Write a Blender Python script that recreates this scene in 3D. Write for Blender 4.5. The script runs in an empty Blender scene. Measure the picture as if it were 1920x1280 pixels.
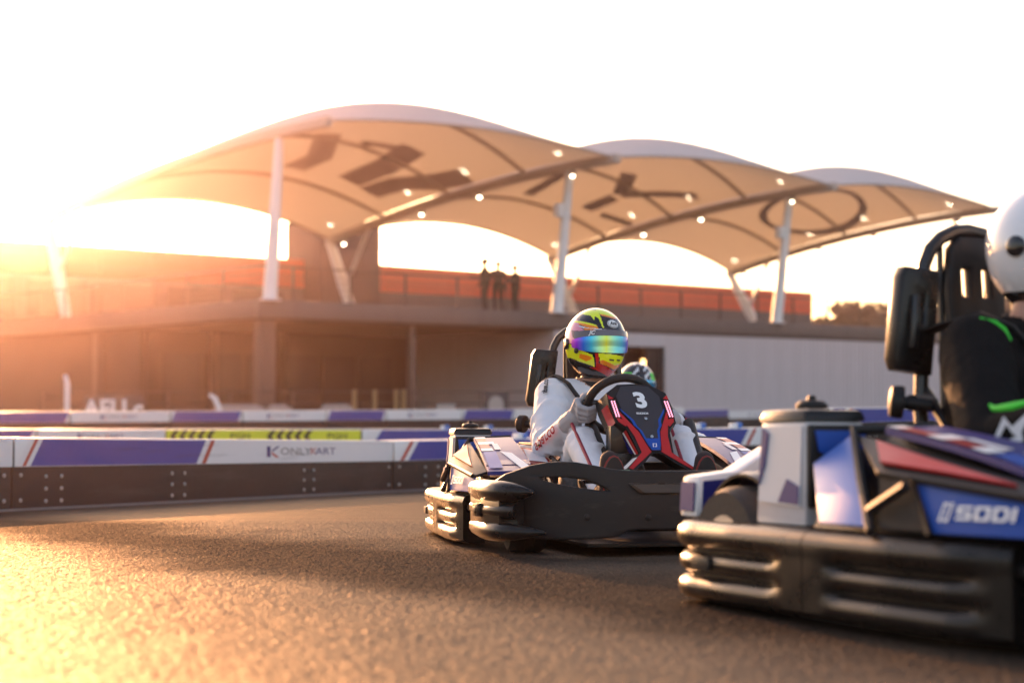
import bpy, bmesh, math, random
import numpy as np
from mathutils import Vector, Matrix, Euler
R = math.radians
random.seed(7)
SC = bpy.context.scene
COL = SC.collection

# ------------------------------------------------------------------ camera, sky, sun, exposure
CAMZ = 0.365
SUN_AZ, SUN_EL = R(-19), R(10.3)
cd = bpy.data.cameras.new('camera'); cam = bpy.data.objects.new('camera', cd); COL.objects.link(cam)
cd.lens = 56.25; cd.sensor_width = 36; cd.clip_start = 0.05; cd.clip_end = 2000
cam.location = (0, 0, CAMZ); cam.rotation_euler = (R(92.0), 0, 0)
cd.dof.use_dof = True; cd.dof.focus_distance = 5.95; cd.dof.aperture_fstop = 2.3; cd.dof.aperture_blades = 0
SC.camera = cam

w = bpy.data.worlds.new('World'); SC.world = w; w.use_nodes = True
nt = w.node_tree; bg = nt.nodes['Background']
sky = nt.nodes.new('ShaderNodeTexSky'); sky.sky_type = 'NISHITA'; sky.sun_disc = False
sky.sun_elevation = SUN_EL; sky.sun_rotation = SUN_AZ; sky.altitude = 150
sky.air_density = 1.0; sky.dust_density = 3.0; sky.ozone_density = 1.0
tint = nt.nodes.new('ShaderNodeMix'); tint.data_type = 'RGBA'; tint.blend_type = 'MULTIPLY'; tint.inputs[0].default_value = 1
tint.inputs[7].default_value = (1.13, .95, .90, 1)      # the whole evening sky a little warmer
nt.links.new(sky.outputs[0], tint.inputs[6]); nt.links.new(tint.outputs[2], bg.inputs[0]); bg.inputs[1].default_value = 0.15

sl = bpy.data.lights.new('sun', 'SUN'); sun = bpy.data.objects.new('sun', sl); COL.objects.link(sun)
sl.energy = 4.6; sl.angle = R(0.6); sl.color = (1.0, 0.46, 0.19)
S = Vector((math.sin(SUN_AZ) * math.cos(SUN_EL), math.cos(SUN_AZ) * math.cos(SUN_EL), math.sin(SUN_EL)))
sun.rotation_euler = S.to_track_quat('Z', 'Y').to_euler()
sun.location = (-20, 60, 40)

vs = SC.view_settings
vs.view_transform = 'Standard'; vs.look = 'None'; vs.gamma = 1; vs.use_curve_mapping = False
vs.exposure = 1.75
SC.cycles.use_denoising = True
SC.cycles.max_bounces = 8; SC.cycles.volume_bounces = 0
SC.cycles.sample_clamp_indirect = 6
SC.render.engine = 'CYCLES'

# ------------------------------------------------------------------ helpers
class MB:
    """collects polygons, builds ONE mesh object"""
    def __init__(s): s.v = []; s.f = []; s.m = []
    def add(s, vs_, fs, mat=0):
        b = len(s.v); s.v += [tuple(p) for p in vs_]
        for f in fs: s.f.append(tuple(b + i for i in f)); s.m.append(mat)
        return s
    def box(s, c, d, mat=0, rot=None):
        x, y, z = d[0] / 2, d[1] / 2, d[2] / 2
        P = [Vector((i * x, j * y, k * z)) for k in (-1, 1) for j in (-1, 1) for i in (-1, 1)]
        if rot is not None: P = [rot @ p for p in P]
        P = [p + Vector(c) for p in P]
        return s.add(P, [(0, 2, 3, 1), (4, 5, 7, 6), (0, 1, 5, 4), (2, 6, 7, 3), (0, 4, 6, 2), (1, 3, 7, 5)], mat)
    def tube(s, pts, r, n=10, mat=0, closed=False, cap=True, sq=None):
        pts = [Vector(p) for p in pts]; k = len(pts)
        rr = r if isinstance(r, (list, tuple)) else [r] * k
        T = []
        for i in range(k):
            a = pts[(i - 1) % k] if (closed or i > 0) else pts[i]
            b = pts[(i + 1) % k] if (closed or i < k - 1) else pts[i]
            T.append((b - a).normalized())
        up = Vector((0, 0, 1)) if abs(T[0].z) < 0.9 else Vector((0, 1, 0))
        N = (up - T[0] * up.dot(T[0])).normalized()
        V = []
        for i in range(k):
            N = (N - T[i] * N.dot(T[i])).normalized(); B = T[i].cross(N)
            for j in range(n):
                a = 2 * math.pi * (j + .5) / n
                e1, e2 = (1, 1) if sq is None else sq
                V.append(pts[i] + N * math.cos(a) * rr[i] * e1 + B * math.sin(a) * rr[i] * e2)
        F = []
        for i in range(k if closed else k - 1):
            i2 = (i + 1) % k
            for j in range(n):
                j2 = (j + 1) % n
                F.append((i * n + j, i * n + j2, i2 * n + j2, i2 * n + j))
        if cap and not closed:
            F.append(tuple(range(n - 1, -1, -1))); F.append(tuple((k - 1) * n + j for j in range(n)))
        return s.add(V, F, mat)
    def capsule(s, a, b, ra, rb, n=12, mat=0):
        a, b = Vector(a), Vector(b); d = (b - a)
        if d.length < 1e-6: d = Vector((0, 0, 1e-4)); b = a + d
        t = d.normalized(); pts = []; rr = []
        for k in range(5):
            q = math.pi / 2 * (k + .3) / 5.3
            pts.append(a - t * ra * math.cos(q)); rr.append(ra * math.sin(q))
        pts.append(a); rr.append(ra); pts.append(b); rr.append(rb)
        for k in range(4, -1, -1):
            q = math.pi / 2 * (k + .3) / 5.3
            pts.append(b + t * rb * math.cos(q)); rr.append(rb * math.sin(q))
        return s.tube(pts, rr, n, mat)
    def ellipsoid(s, c, r, n=16, mat=0, rot=None):
        V = []; F = []; m = n // 2; c = Vector(c)
        for i in range(m + 1):
            e = math.pi * (i / m - .5) * .985
            for j in range(n):
                a = 2 * math.pi * j / n
                p = Vector((r[0] * math.cos(e) * math.cos(a), r[1] * math.cos(e) * math.sin(a), r[2] * math.sin(e)))
                V.append((rot @ p if rot is not None else p) + c)
        for i in range(m):
            for j in range(n): F.append((i * n + j, i * n + (j + 1) % n, (i + 1) * n + (j + 1) % n, (i + 1) * n + j))
        F.append(tuple(range(n - 1, -1, -1))); F.append(tuple(m * n + j for j in range(n)))
        return s.add(V, F, mat)
    def lathe(s, prof, o, ax, n=20, mat=0):
        ax = Vector(ax).normalized(); o = Vector(o)
        u = ax.orthogonal().normalized(); v = ax.cross(u)
        V = []
        for r, h in prof:
            for j in range(n):
                a = 2 * math.pi * j / n
                V.append(o + ax * h + (u * math.cos(a) + v * math.sin(a)) * r)
        F = []
        for i in range(len(prof) - 1):
            for j in range(n): F.append((i * n + j, i * n + (j + 1) % n, (i + 1) * n + (j + 1) % n, (i + 1) * n + j))
        F.append(tuple(range(n - 1, -1, -1))); F.append(tuple((len(prof) - 1) * n + j for j in range(n)))
        return s.add(V, F, mat)
    def prism(s, pts, ext, mat=0, side=None, scale=1.0):
        """pts: planar outline (3D); extruded by ext"""
        pts = [Vector(p) for p in pts]; n = len(pts); e = Vector(ext)
        c = sum(pts, Vector()) / n
        P2 = [c + (p - c) * scale + e for p in pts]
        s.add(pts + P2, [tuple(range(n)), tuple(range(2 * n - 1, n - 1, -1))], mat)
        s.add(pts + P2, [(i, i + n, (i + 1) % n + n, (i + 1) % n) for i in range(n)], mat if side is None else side)
        return s
    def sweep(s, prof, path, mat=0, zoff=None):
        """prof: closed list of (outward, z); path: xy points; outward = left of travel"""
        k = len(path); n = len(prof); V = []
        for i in range(k):
            a = Vector(path[max(i - 1, 0)][:2]); b = Vector(path[min(i + 1, k - 1)][:2])
            t = (b - a).normalized(); o = Vector((-t.y, t.x))
            for (q, z) in prof:
                p = Vector(path[i][:2]) + o * q
                V.append((p.x, p.y, z + (zoff[i] if zoff else 0)))
        F = [(i * n + j, (i + 1) * n + j, (i + 1) * n + (j + 1) % n, i * n + (j + 1) % n) for i in range(k - 1) for j in range(n)]
        F.append(tuple(range(n))); F.append(tuple((k - 1) * n + j for j in range(n - 1, -1, -1)))
        return s.add(V, F, mat)
    def poly(s, pts, mat=0):
        return s.add(pts, [tuple(range(len(pts)))], mat)
    def build(s, name, mats, parent=None, smooth=35, bevel=0.0, seg=2):
        me = bpy.data.meshes.new(name); me.from_pydata(s.v, [], s.f)
        for m in (mats if isinstance(mats, (list, tuple)) else [mats]): me.materials.append(m)
        me.polygons.foreach_set('material_index', s.m)
        bm = bmesh.new(); bm.from_mesh(me)
        bmesh.ops.remove_doubles(bm, verts=bm.verts, dist=1e-5)
        bmesh.ops.recalc_face_normals(bm, faces=bm.faces)
        if bevel > 0:
            ed = [e for e in bm.edges if len(e.link_faces) == 2 and e.calc_face_angle(0) > R(28)]
            if ed: bmesh.ops.bevel(bm, geom=ed, offset=bevel, segments=seg, affect='EDGES', clamp_overlap=True, profile=.6)
        bm.to_mesh(me); bm.free()
        if smooth:
            me.shade_smooth(); me.set_sharp_from_angle(angle=R(smooth))
        o = bpy.data.objects.new(name, me); COL.objects.link(o)
        if parent is not None: o.parent = parent
        return o

def tag(o, label, cat, group=None, kind=None):
    if label: o['label'] = label
    if cat: o['category'] = cat
    if group: o['group'] = group
    if kind: o['kind'] = kind
    return o
def thing(name, label, cat, loc=(0, 0, 0), group=None):
    o = bpy.data.objects.new(name, None); COL.objects.link(o); o.location = loc
    o.empty_display_size = .1
    return tag(o, label, cat, group)
def inst(src, name, parent, loc, rot=None):
    c = src.copy(); c.name = name; COL.objects.link(c); c.parent = parent; c.location = loc
    if rot is not None: c.rotation_euler = rot
    return c
def dup(root, skip=()):
    r = root.copy(); COL.objects.link(r)
    for ch in list(root.children):
        if ch.name.split('.')[0] in skip: continue
        c = ch.copy(); COL.objects.link(c); c.parent = r
        for g in list(ch.children):
            if g.name.split('.')[0] in skip: continue
            d = g.copy(); COL.objects.link(d); d.parent = c
    return r

def fill2d(loops):
    c = bpy.data.curves.new('tmp', 'CURVE'); c.dimensions = '2D'; c.fill_mode = 'FRONT'
    for pts in loops:
        s = c.splines.new('POLY'); s.points.add(len(pts) - 1); s.use_cyclic_u = True
        for p, q in zip(s.points, pts): p.co = (q[0], q[1], 0, 1)
    o = bpy.data.objects.new('tmp', c); m = bpy.data.meshes.new_from_object(o)
    V = [tuple(v.co[:2]) for v in m.vertices]; F = [tuple(p.vertices) for p in m.polygons]
    bpy.data.objects.remove(o); bpy.data.curves.remove(c); bpy.data.meshes.remove(m)
    return V, F
def plate3d(loops, thick, bevel, cuts=(), axis=0):
    """filled outline with holes, thick, bevelled, sliced for bending. returns V,F in (x,y,z=thickness)"""
    c = bpy.data.curves.new('tmp', 'CURVE'); c.dimensions = '2D'; c.fill_mode = 'BOTH'
    c.extrude = thick / 2; c.bevel_depth = bevel; c.bevel_resolution = 1
    for pts in loops:
        s = c.splines.new('POLY'); s.points.add(len(pts) - 1); s.use_cyclic_u = True
        for p, q in zip(s.points, pts): p.co = (q[0], q[1], 0, 1)
    o = bpy.data.objects.new('tmp', c); m = bpy.data.meshes.new_from_object(o)
    bm = bmesh.new(); bm.from_mesh(m)
    no = Vector((1, 0, 0)) if axis == 0 else Vector((0, 1, 0))
    for x in cuts:
        bmesh.ops.bisect_plane(bm, geom=bm.verts[:] + bm.edges[:] + bm.faces[:], plane_co=no * x, plane_no=no, dist=1e-5)
    bm.verts.index_update()
    V = [tuple(v.co) for v in bm.verts]; F = [tuple(v.index for v in f.verts) for f in bm.faces]
    bm.free(); bpy.data.objects.remove(o); bpy.data.curves.remove(c); bpy.data.meshes.remove(m)
    return V, F
def text2d(txt, size, offset=0, shear=0, align='CENTER', xs=1.0):
    c = bpy.data.curves.new('tmp', 'FONT'); c.body = txt; c.size = size; c.offset = offset; c.shear = shear
    c.align_x = align; c.align_y = 'CENTER'; c.resolution_u = 3; c.fill_mode = 'FRONT'
    o = bpy.data.objects.new('tmp', c); m = bpy.data.meshes.new_from_object(o)
    V = [(v.co[0] * xs, v.co[1]) for v in m.vertices]; F = [tuple(p.vertices) for p in m.polygons]
    bpy.data.objects.remove(o); bpy.data.curves.remove(c); bpy.data.meshes.remove(m)
    return V, F
def basis(o, u, v, off=0.0):
    o, u, v = Vector(o), Vector(u).normalized(), Vector(v); v = (v - u * v.dot(u)).normalized(); n = u.cross(v)
    return lambda p: o + u * p[0] + v * p[1] + n * (off + (p[2] if len(p) > 2 else 0))
def put(mb, VF, fn, mat=0, sx=1, sy=1, dx=0, dy=0):
    V, F = VF
    mb.add([fn((p[0] * sx + dx, p[1] * sy + dy)) for p in V], F, mat)
S_ = [[(0, 0), (1, 0), (1, .6), (.25, .6), (.25, .8), (1, .8), (1, 1), (0, 1), (0, .4), (.75, .4), (.75, .2), (0, .2)]]
O_ = [[(0, 0), (1, 0), (1, 1), (0, 1)], [(.25, .2), (.75, .2), (.75, .8), (.25, .8)]]
D_ = [[(0, 0), (.8, 0), (1, .2), (1, .8), (.8, 1), (0, 1)], [(.25, .2), (.75, .2), (.75, .8), (.25, .8)]]
I_ = [[(0, 0), (.25, 0), (.25, 1), (0, 1)]]
LG = [[(0, 0), (.27, 0), (.3, .18), (.2, .18), (.3, .82), (.57, .82), (.6, 1), (.18, 1)]]
LG2 = [[(1, 1), (.73, 1), (.7, .82), (.8, .82), (.7, .18), (.43, .18), (.4, 0), (.82, 0)]]
LGA = [[(.36, .3), (.46, .3), (.64, .7), (.54, .7)]]
def sodi(mb, fn, h, mat=0, logo=True, shear=.12):
    """logo + word, left bottom at (0,0) of fn"""
    x = 0
    f = lambda p: fn((p[0] + p[1] * shear, p[1]))
    if logo:
        for L in (LG, LG2, LGA): put(mb, fill2d(L), f, mat, h * 1.1, h * 1.35, x, -h * .17)
        x += h * 1.5
    for L, wd in ((S_, 1.35), (O_, 1.35), (D_, 1.35), (I_, 1.35)):
        put(mb, fill2d(L), f, mat, h * wd, h, x, 0); x += h * wd * 1.18
    return x

def remesh(mb, voxel, smooth=3, fac=.5):
    me = bpy.data.meshes.new('tmp'); me.from_pydata(mb.v, [], mb.f)
    bm = bmesh.new(); bm.from_mesh(me); bmesh.ops.recalc_face_normals(bm, faces=bm.faces); bm.to_mesh(me); bm.free()
    o = bpy.data.objects.new('tmp', me); COL.objects.link(o)
    a = o.modifiers.new('r', 'REMESH'); a.mode = 'VOXEL'; a.voxel_size = voxel; a.adaptivity = 0
    if smooth:
        b = o.modifiers.new('s', 'SMOOTH'); b.factor = fac; b.iterations = smooth
    dg = bpy.context.evaluated_depsgraph_get(); dg.update()
    m = bpy.data.meshes.new_from_object(o.evaluated_get(dg))
    V = [tuple(v.co) for v in m.vertices]; F = [tuple(p.vertices) for p in m.polygons]
    bpy.data.objects.remove(o); bpy.data.meshes.remove(me); bpy.data.meshes.remove(m)
    r = MB(); r.add(V, F); return r

# ------------------------------------------------------------------ materials
def mat(name, col, rough=.5, metal=0, coat=0, var=0, vscale=8, bump=0, bscale=60, spec=.5, emit=None, estr=0, trans=0, detail=4, sheen=0):
    m = bpy.data.materials.new(name); m.use_nodes = True; n = m.node_tree; b = n.nodes['Principled BSDF']
    c = (*col, 1)
    b.inputs['Base Color'].default_value = c; b.inputs['Roughness'].default_value = rough
    b.inputs['Metallic'].default_value = metal; b.inputs['Coat Weight'].default_value = coat
    b.inputs['Coat Roughness'].default_value = .08
    b.inputs['Specular IOR Level'].default_value = spec
    if sheen: b.inputs['Sheen Weight'].default_value = sheen
    tc = n.nodes.new('ShaderNodeTexCoord')
    if var:
        nz = n.nodes.new('ShaderNodeTexNoise'); nz.inputs['Scale'].default_value = vscale; nz.inputs['Detail'].default_value = 6
        n.links.new(tc.outputs['Object'], nz.inputs['Vector'])
        mx = n.nodes.new('ShaderNodeMix'); mx.data_type = 'RGBA'
        mx.inputs[6].default_value = (*[x * (1 - var) for x in col], 1); mx.inputs[7].default_value = (*[min(1, x * (1 + var)) for x in col], 1)
        n.links.new(nz.outputs[0], mx.inputs[0]); n.links.new(mx.outputs[2], b.inputs['Base Color'])
        mr = n.nodes.new('ShaderNodeMapRange'); mr.inputs[3].default_value = max(.03, rough - .12); mr.inputs[4].default_value = min(1, rough + .12)
        n.links.new(nz.outputs[0], mr.inputs[0]); n.links.new(mr.outputs[0], b.inputs['Roughness'])
    if bump:
        nb = n.nodes.new('ShaderNodeTexNoise'); nb.inputs['Scale'].default_value = bscale; nb.inputs['Detail'].default_value = detail
        n.links.new(tc.outputs['Object'], nb.inputs['Vector'])
        bp = n.nodes.new('ShaderNodeBump'); bp.inputs['Strength'].default_value = bump; bp.inputs['Distance'].default_value = .01
        n.links.new(nb.outputs[0], bp.inputs['Height']); n.links.new(bp.outputs[0], b.inputs['Normal'])
    if emit:
        b.inputs['Emission Color'].default_value = (*emit, 1); b.inputs['Emission Strength'].default_value = estr
    return m

M = dict(
    plastic=mat('black moulded plastic', (.012, .0105, .0095), .30, spec=.3, bump=.06, bscale=400, var=.2, vscale=14),
    panel=mat('dark grey panel plastic', (.018, .016, .0155), .5, spec=.25, bump=.05, bscale=300, var=.15, vscale=6),
    rubber=mat('barrier rubber', (.022, .016, .014), .62, var=.3, vscale=3, bump=.2, bscale=25),
    tyre=mat('tyre rubber', (.02, .019, .019), .75, bump=.2, bscale=90),
    steel=mat('bright steel', (.6, .58, .55), .25, 1, var=.15),
    bolt=mat('bolt steel', (.45, .43, .41), .35, .8),
    frame=mat('black frame tube', (.015, .014, .014), .32),
    blue=mat('blue decal', (.012, .07, .36), .42, spec=.3, var=.06),
    navy=mat('navy decal', (.015, .02, .16), .42, spec=.3),
    red=mat('red decal', (.5, .02, .02), .42, spec=.3, var=.06),
    darkred=mat('dark red decal', (.28, .012, .014), .42, spec=.3),
    white=mat('white decal', (.8, .79, .78), .42, spec=.3, var=.03),
    pale=mat('pale grey plastic', (.62, .62, .65), .42, spec=.3, var=.05),
    print_white=mat('white print', (.82, .82, .82), .5),
    black_print=mat('black print', (.012, .012, .012), .4),
    tank=mat('milky tank plastic', (.60, .56, .56), .25, coat=.3),
    led_red=mat('red lens', (.5, .02, .02), .2, coat=.5),
    led=mat('lit pink diode', (.9, .3, .4), .3, emit=(1, .35, .5), estr=.55),
    led_dim=mat('lit red diode', (.8, .1, .08), .3, emit=(1, .12, .08), estr=.3),
    suit=mat('white race suit cloth', (.72, .69, .71), .85, bump=1, bscale=15, var=.05, detail=2),
    suit_black=mat('black race suit cloth', (.010, .009, .009), .9, bump=.8, bscale=18, detail=2, spec=.12),
    green=mat('bright green trim', (.04, .62, .03), .55),
    crimson=mat('crimson piping', (.28, .01, .03), .6),
    strap=mat('black webbing', (.016, .014, .014), .7, bump=.2, bscale=300),
    glove=mat('pale grey glove', (.42, .39, .40), .75, bump=.25, bscale=60),
    skin=mat('skin', (.42, .22, .15), .5),
    shoe=mat('dark shoe', (.03, .018, .016), .8, bump=.2, bscale=120),
    shoe_red=mat('red shoe edge', (.22, .02, .015), .7),
    redtext=mat('red print', (.4, .02, .03), .6),
    brake=mat('green reservoir', (.03, .14, .06), .4),
    gloss_white=mat('glossy white helmet', (.78, .78, .8), .12, coat=1),
    gloss_black=mat('glossy black', (.012, .012, .014), .14, coat=.4),
    h_yellow=mat('fluorescent yellow paint', (.80, .88, .02), .12, coat=.45),
    h_orange=mat('orange paint', (.9, .25, .01), .12, coat=.45),
    h_red=mat('red paint', (.6, .02, .015), .12, coat=.45),
    h_pink=mat('pink paint', (.75, .25, .36), .12, coat=.45),
    h_dkred=mat('dark red paint', (.13, .01, .012), .12, coat=.45),
    h_grey=mat('silver grey paint', (.35, .33, .38), .15, coat=.45),
    concrete=mat('grey render', (.13, .105, .095), .8, var=.12, vscale=.6, bump=.1, bscale=8),
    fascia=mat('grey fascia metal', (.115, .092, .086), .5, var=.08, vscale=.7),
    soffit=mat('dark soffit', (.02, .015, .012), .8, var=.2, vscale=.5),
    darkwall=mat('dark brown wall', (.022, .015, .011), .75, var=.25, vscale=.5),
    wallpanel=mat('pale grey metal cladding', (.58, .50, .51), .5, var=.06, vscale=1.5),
    redclad=mat('red orange cladding', (.72, .085, .026), .5, var=.12, vscale=.8),
    tower=mat('brown grey tower', (.10, .068, .056), .7, var=.12, vscale=.5),
    glass=mat('dim window glass', (.035, .03, .03), .15, spec=.5),
    canopywhite=mat('white painted steel', (.75, .74, .74), .4),
    rail=mat('dark rail steel', (.07, .055, .05), .45, .3),
    lampglow=mat('lit lamp', (1, .9, .7), .4, emit=(1, .84, .58), estr=9),
    lamphouse=mat('lamp housing', (.5, .48, .46), .4),
    bar_white=mat('white barrier print', (.74, .71, .72), .4, var=.05, vscale=4),
    bar_blue=mat('blue barrier print', (.028, .05, .30), .4, var=.1, vscale=4),
    bar_red=mat('red barrier stripe', (.42, .05, .03), .4),
    bar_yellow=mat('yellow barrier print', (.70, .72, .03), .4, var=.05, vscale=4),
    capblue=mat('blue plastic cap', (.03, .15, .5), .4),
    lip=mat('grey plastic lip', (.16, .14, .14), .5, var=.2),
    gold_lit=mat('golden lit post colour', (.24, .16, .075), .4, .3),  # golden sunlight on the posts is put into this colour
    bench=mat('pale bench steel', (.42, .36, .33), .5),
    signdark=mat('dark sign board', (.05, .04, .04), .5),
    shirt=mat('dark shirt', (.03, .022, .02), .85), shirt2=mat('black jacket', (.018, .015, .015), .85), trousers=mat('dark trousers', (.022, .018, .017), .85),
    hair=mat('dark hair', (.015, .01, .008), .7),
    hillside=mat('dry hillside scrub', (.024, .025, .011), 1, spec=.05, var=.4, vscale=.05),
    bush=mat('olive foliage', (.018, .022, .008), 1, spec=.05, var=.5, vscale=.3),
)
# iridescent mirror visor: the coating's own colour runs with the angle round the helmet
def scuff(m, amount=.6, col=(.02, .015, .013), sx=.6, sz=9, lo=.56, hi=.72):
    n = m.node_tree; b = n.nodes['Principled BSDF']; L = n.links.new
    tc = n.nodes.new('ShaderNodeTexCoord'); mp = n.nodes.new('ShaderNodeMapping'); mp.inputs['Scale'].default_value = (sx, sx, sz); L(tc.outputs['Object'], mp.inputs[0])
    nz = n.nodes.new('ShaderNodeTexNoise'); nz.inputs['Scale'].default_value = 1.6; nz.inputs['Detail'].default_value = 8; nz.inputs['Roughness'].default_value = .65; L(mp.outputs[0], nz.inputs[0])
    mr = n.nodes.new('ShaderNodeMapRange'); mr.inputs[1].default_value = lo; mr.inputs[2].default_value = hi; mr.inputs[4].default_value = amount; L(nz.outputs[0], mr.inputs[0])
    mx = n.nodes.new('ShaderNodeMix'); mx.data_type = 'RGBA'; mx.inputs[7].default_value = (*col, 1); L(mr.outputs[0], mx.inputs[0])
    if b.inputs['Base Color'].is_linked: L(b.inputs['Base Color'].links[0].from_socket, mx.inputs[6])
    else: mx.inputs[6].default_value = b.inputs['Base Color'].default_value
    L(mx.outputs[2], b.inputs['Base Color'])
scuff(M['bar_white'], .55); scuff(M['bar_blue'], .6); scuff(M['bar_yellow'], .5)
scuff(M['rubber'], .6, (.07, .06, .055), .5, 5, .55, .75); scuff(M['plastic'], .6, (.06, .052, .046), 4, 14, .58, .74); scuff(M['panel'], .5, (.055, .048, .042), 5, 16, .58, .74)
scuff(M['blue'], .35, (.3, .3, .32), 6, 20, .6, .75); scuff(M['pale'], .4, (.1, .09, .08), 5, 9, .58, .75); scuff(M['white'], .35, (.12, .1, .09), 5, 9, .6, .75); scuff(M['tank'], .35, (.14, .12, .1), 6, 8, .56, .75)
scuff(M['fascia'], .5, (.05, .04, .036), 3.5, .15, .5, .8); scuff(M['wallpanel'], .3, (.25, .2, .18), 2.5, .12, .5, .85); scuff(M['tower'], .4, (.04, .03, .025), 1.5, .15, .5, .8)
def visor_mat(name, stops, cx=0, rough=.13):
    m = bpy.data.materials.new(name); m.use_nodes = True; n = m.node_tree; b = n.nodes['Principled BSDF']
    tc = n.nodes.new('ShaderNodeTexCoord'); sp = n.nodes.new('ShaderNodeSeparateXYZ')
    n.links.new(tc.outputs['Generated'], sp.inputs[0])
    cr = n.nodes.new('ShaderNodeValToRGB'); e = cr.color_ramp.elements
    e[0].position = stops[0][0]; e[0].color = (*stops[0][1], 1); e[1].position = stops[-1][0]; e[1].color = (*stops[-1][1], 1)
    for p, c in stops[1:-1]: x = e.new(p); x.color = (*c, 1)
    n.links.new(sp.outputs[0], cr.inputs[0]); n.links.new(cr.outputs[0], b.inputs['Base Color'])
    b.inputs['Metallic'].default_value = .35; b.inputs['Roughness'].default_value = .22; b.inputs['Coat Weight'].default_value = .25
    return m
M['visor'] = visor_mat('iridescent visor', [(0, (.55, .05, .75)), (.07, (.1, .15, .9)), (.2, (.1, .6, .85)), (.33, (.25, .75, .6)), (.48, (.62, .72, .05)), (.6, (.35, .72, .35)),
                       (.72, (.05, .6, .85)), (.84, (.03, .2, .95)), (.93, (.35, .03, .85)), (1, (.6, .1, .6))])
M['visor_dark'] = mat('dark visor', (.03, .025, .03), .08, .3, coat=1)
M['visor_blue'] = mat('blue mirror visor', (.03, .3, .6), .1, .6, coat=1)
# membrane: white fabric that lets light through
def membrane():
    m = bpy.data.materials.new('white tensile membrane'); m.use_nodes = True; n = m.node_tree; n.nodes.remove(n.nodes['Principled BSDF'])
    d = n.nodes.new('ShaderNodeBsdfDiffuse'); d.inputs[0].default_value = (.64, .60, .58, 1)
    t = n.nodes.new('ShaderNodeBsdfTranslucent'); t.inputs[0].default_value = (.66, .55, .37, 1)
    mx = n.nodes.new('ShaderNodeMixShader'); mx.inputs[0].default_value = .2
    tc = n.nodes.new('ShaderNodeTexCoord'); nz = n.nodes.new('ShaderNodeTexNoise'); nz.inputs['Scale'].default_value = .9
    n.links.new(tc.outputs['Object'], nz.inputs[0])
    bp = n.nodes.new('ShaderNodeBump'); bp.inputs['Strength'].default_value = .35; bp.inputs['Distance'].default_value = .1
    n.links.new(nz.outputs[0], bp.inputs['Height']); n.links.new(bp.outputs[0], d.inputs['Normal'])
    n.links.new(d.outputs[0], mx.inputs[1]); n.links.new(t.outputs[0], mx.inputs[2])
    n.links.new(mx.outputs[0], n.nodes['Material Output'].inputs[0]); return m
M['membrane'] = membrane()
M['membrane_print'] = mat('grey membrane print', (.40, .33, .29), .8)
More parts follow.
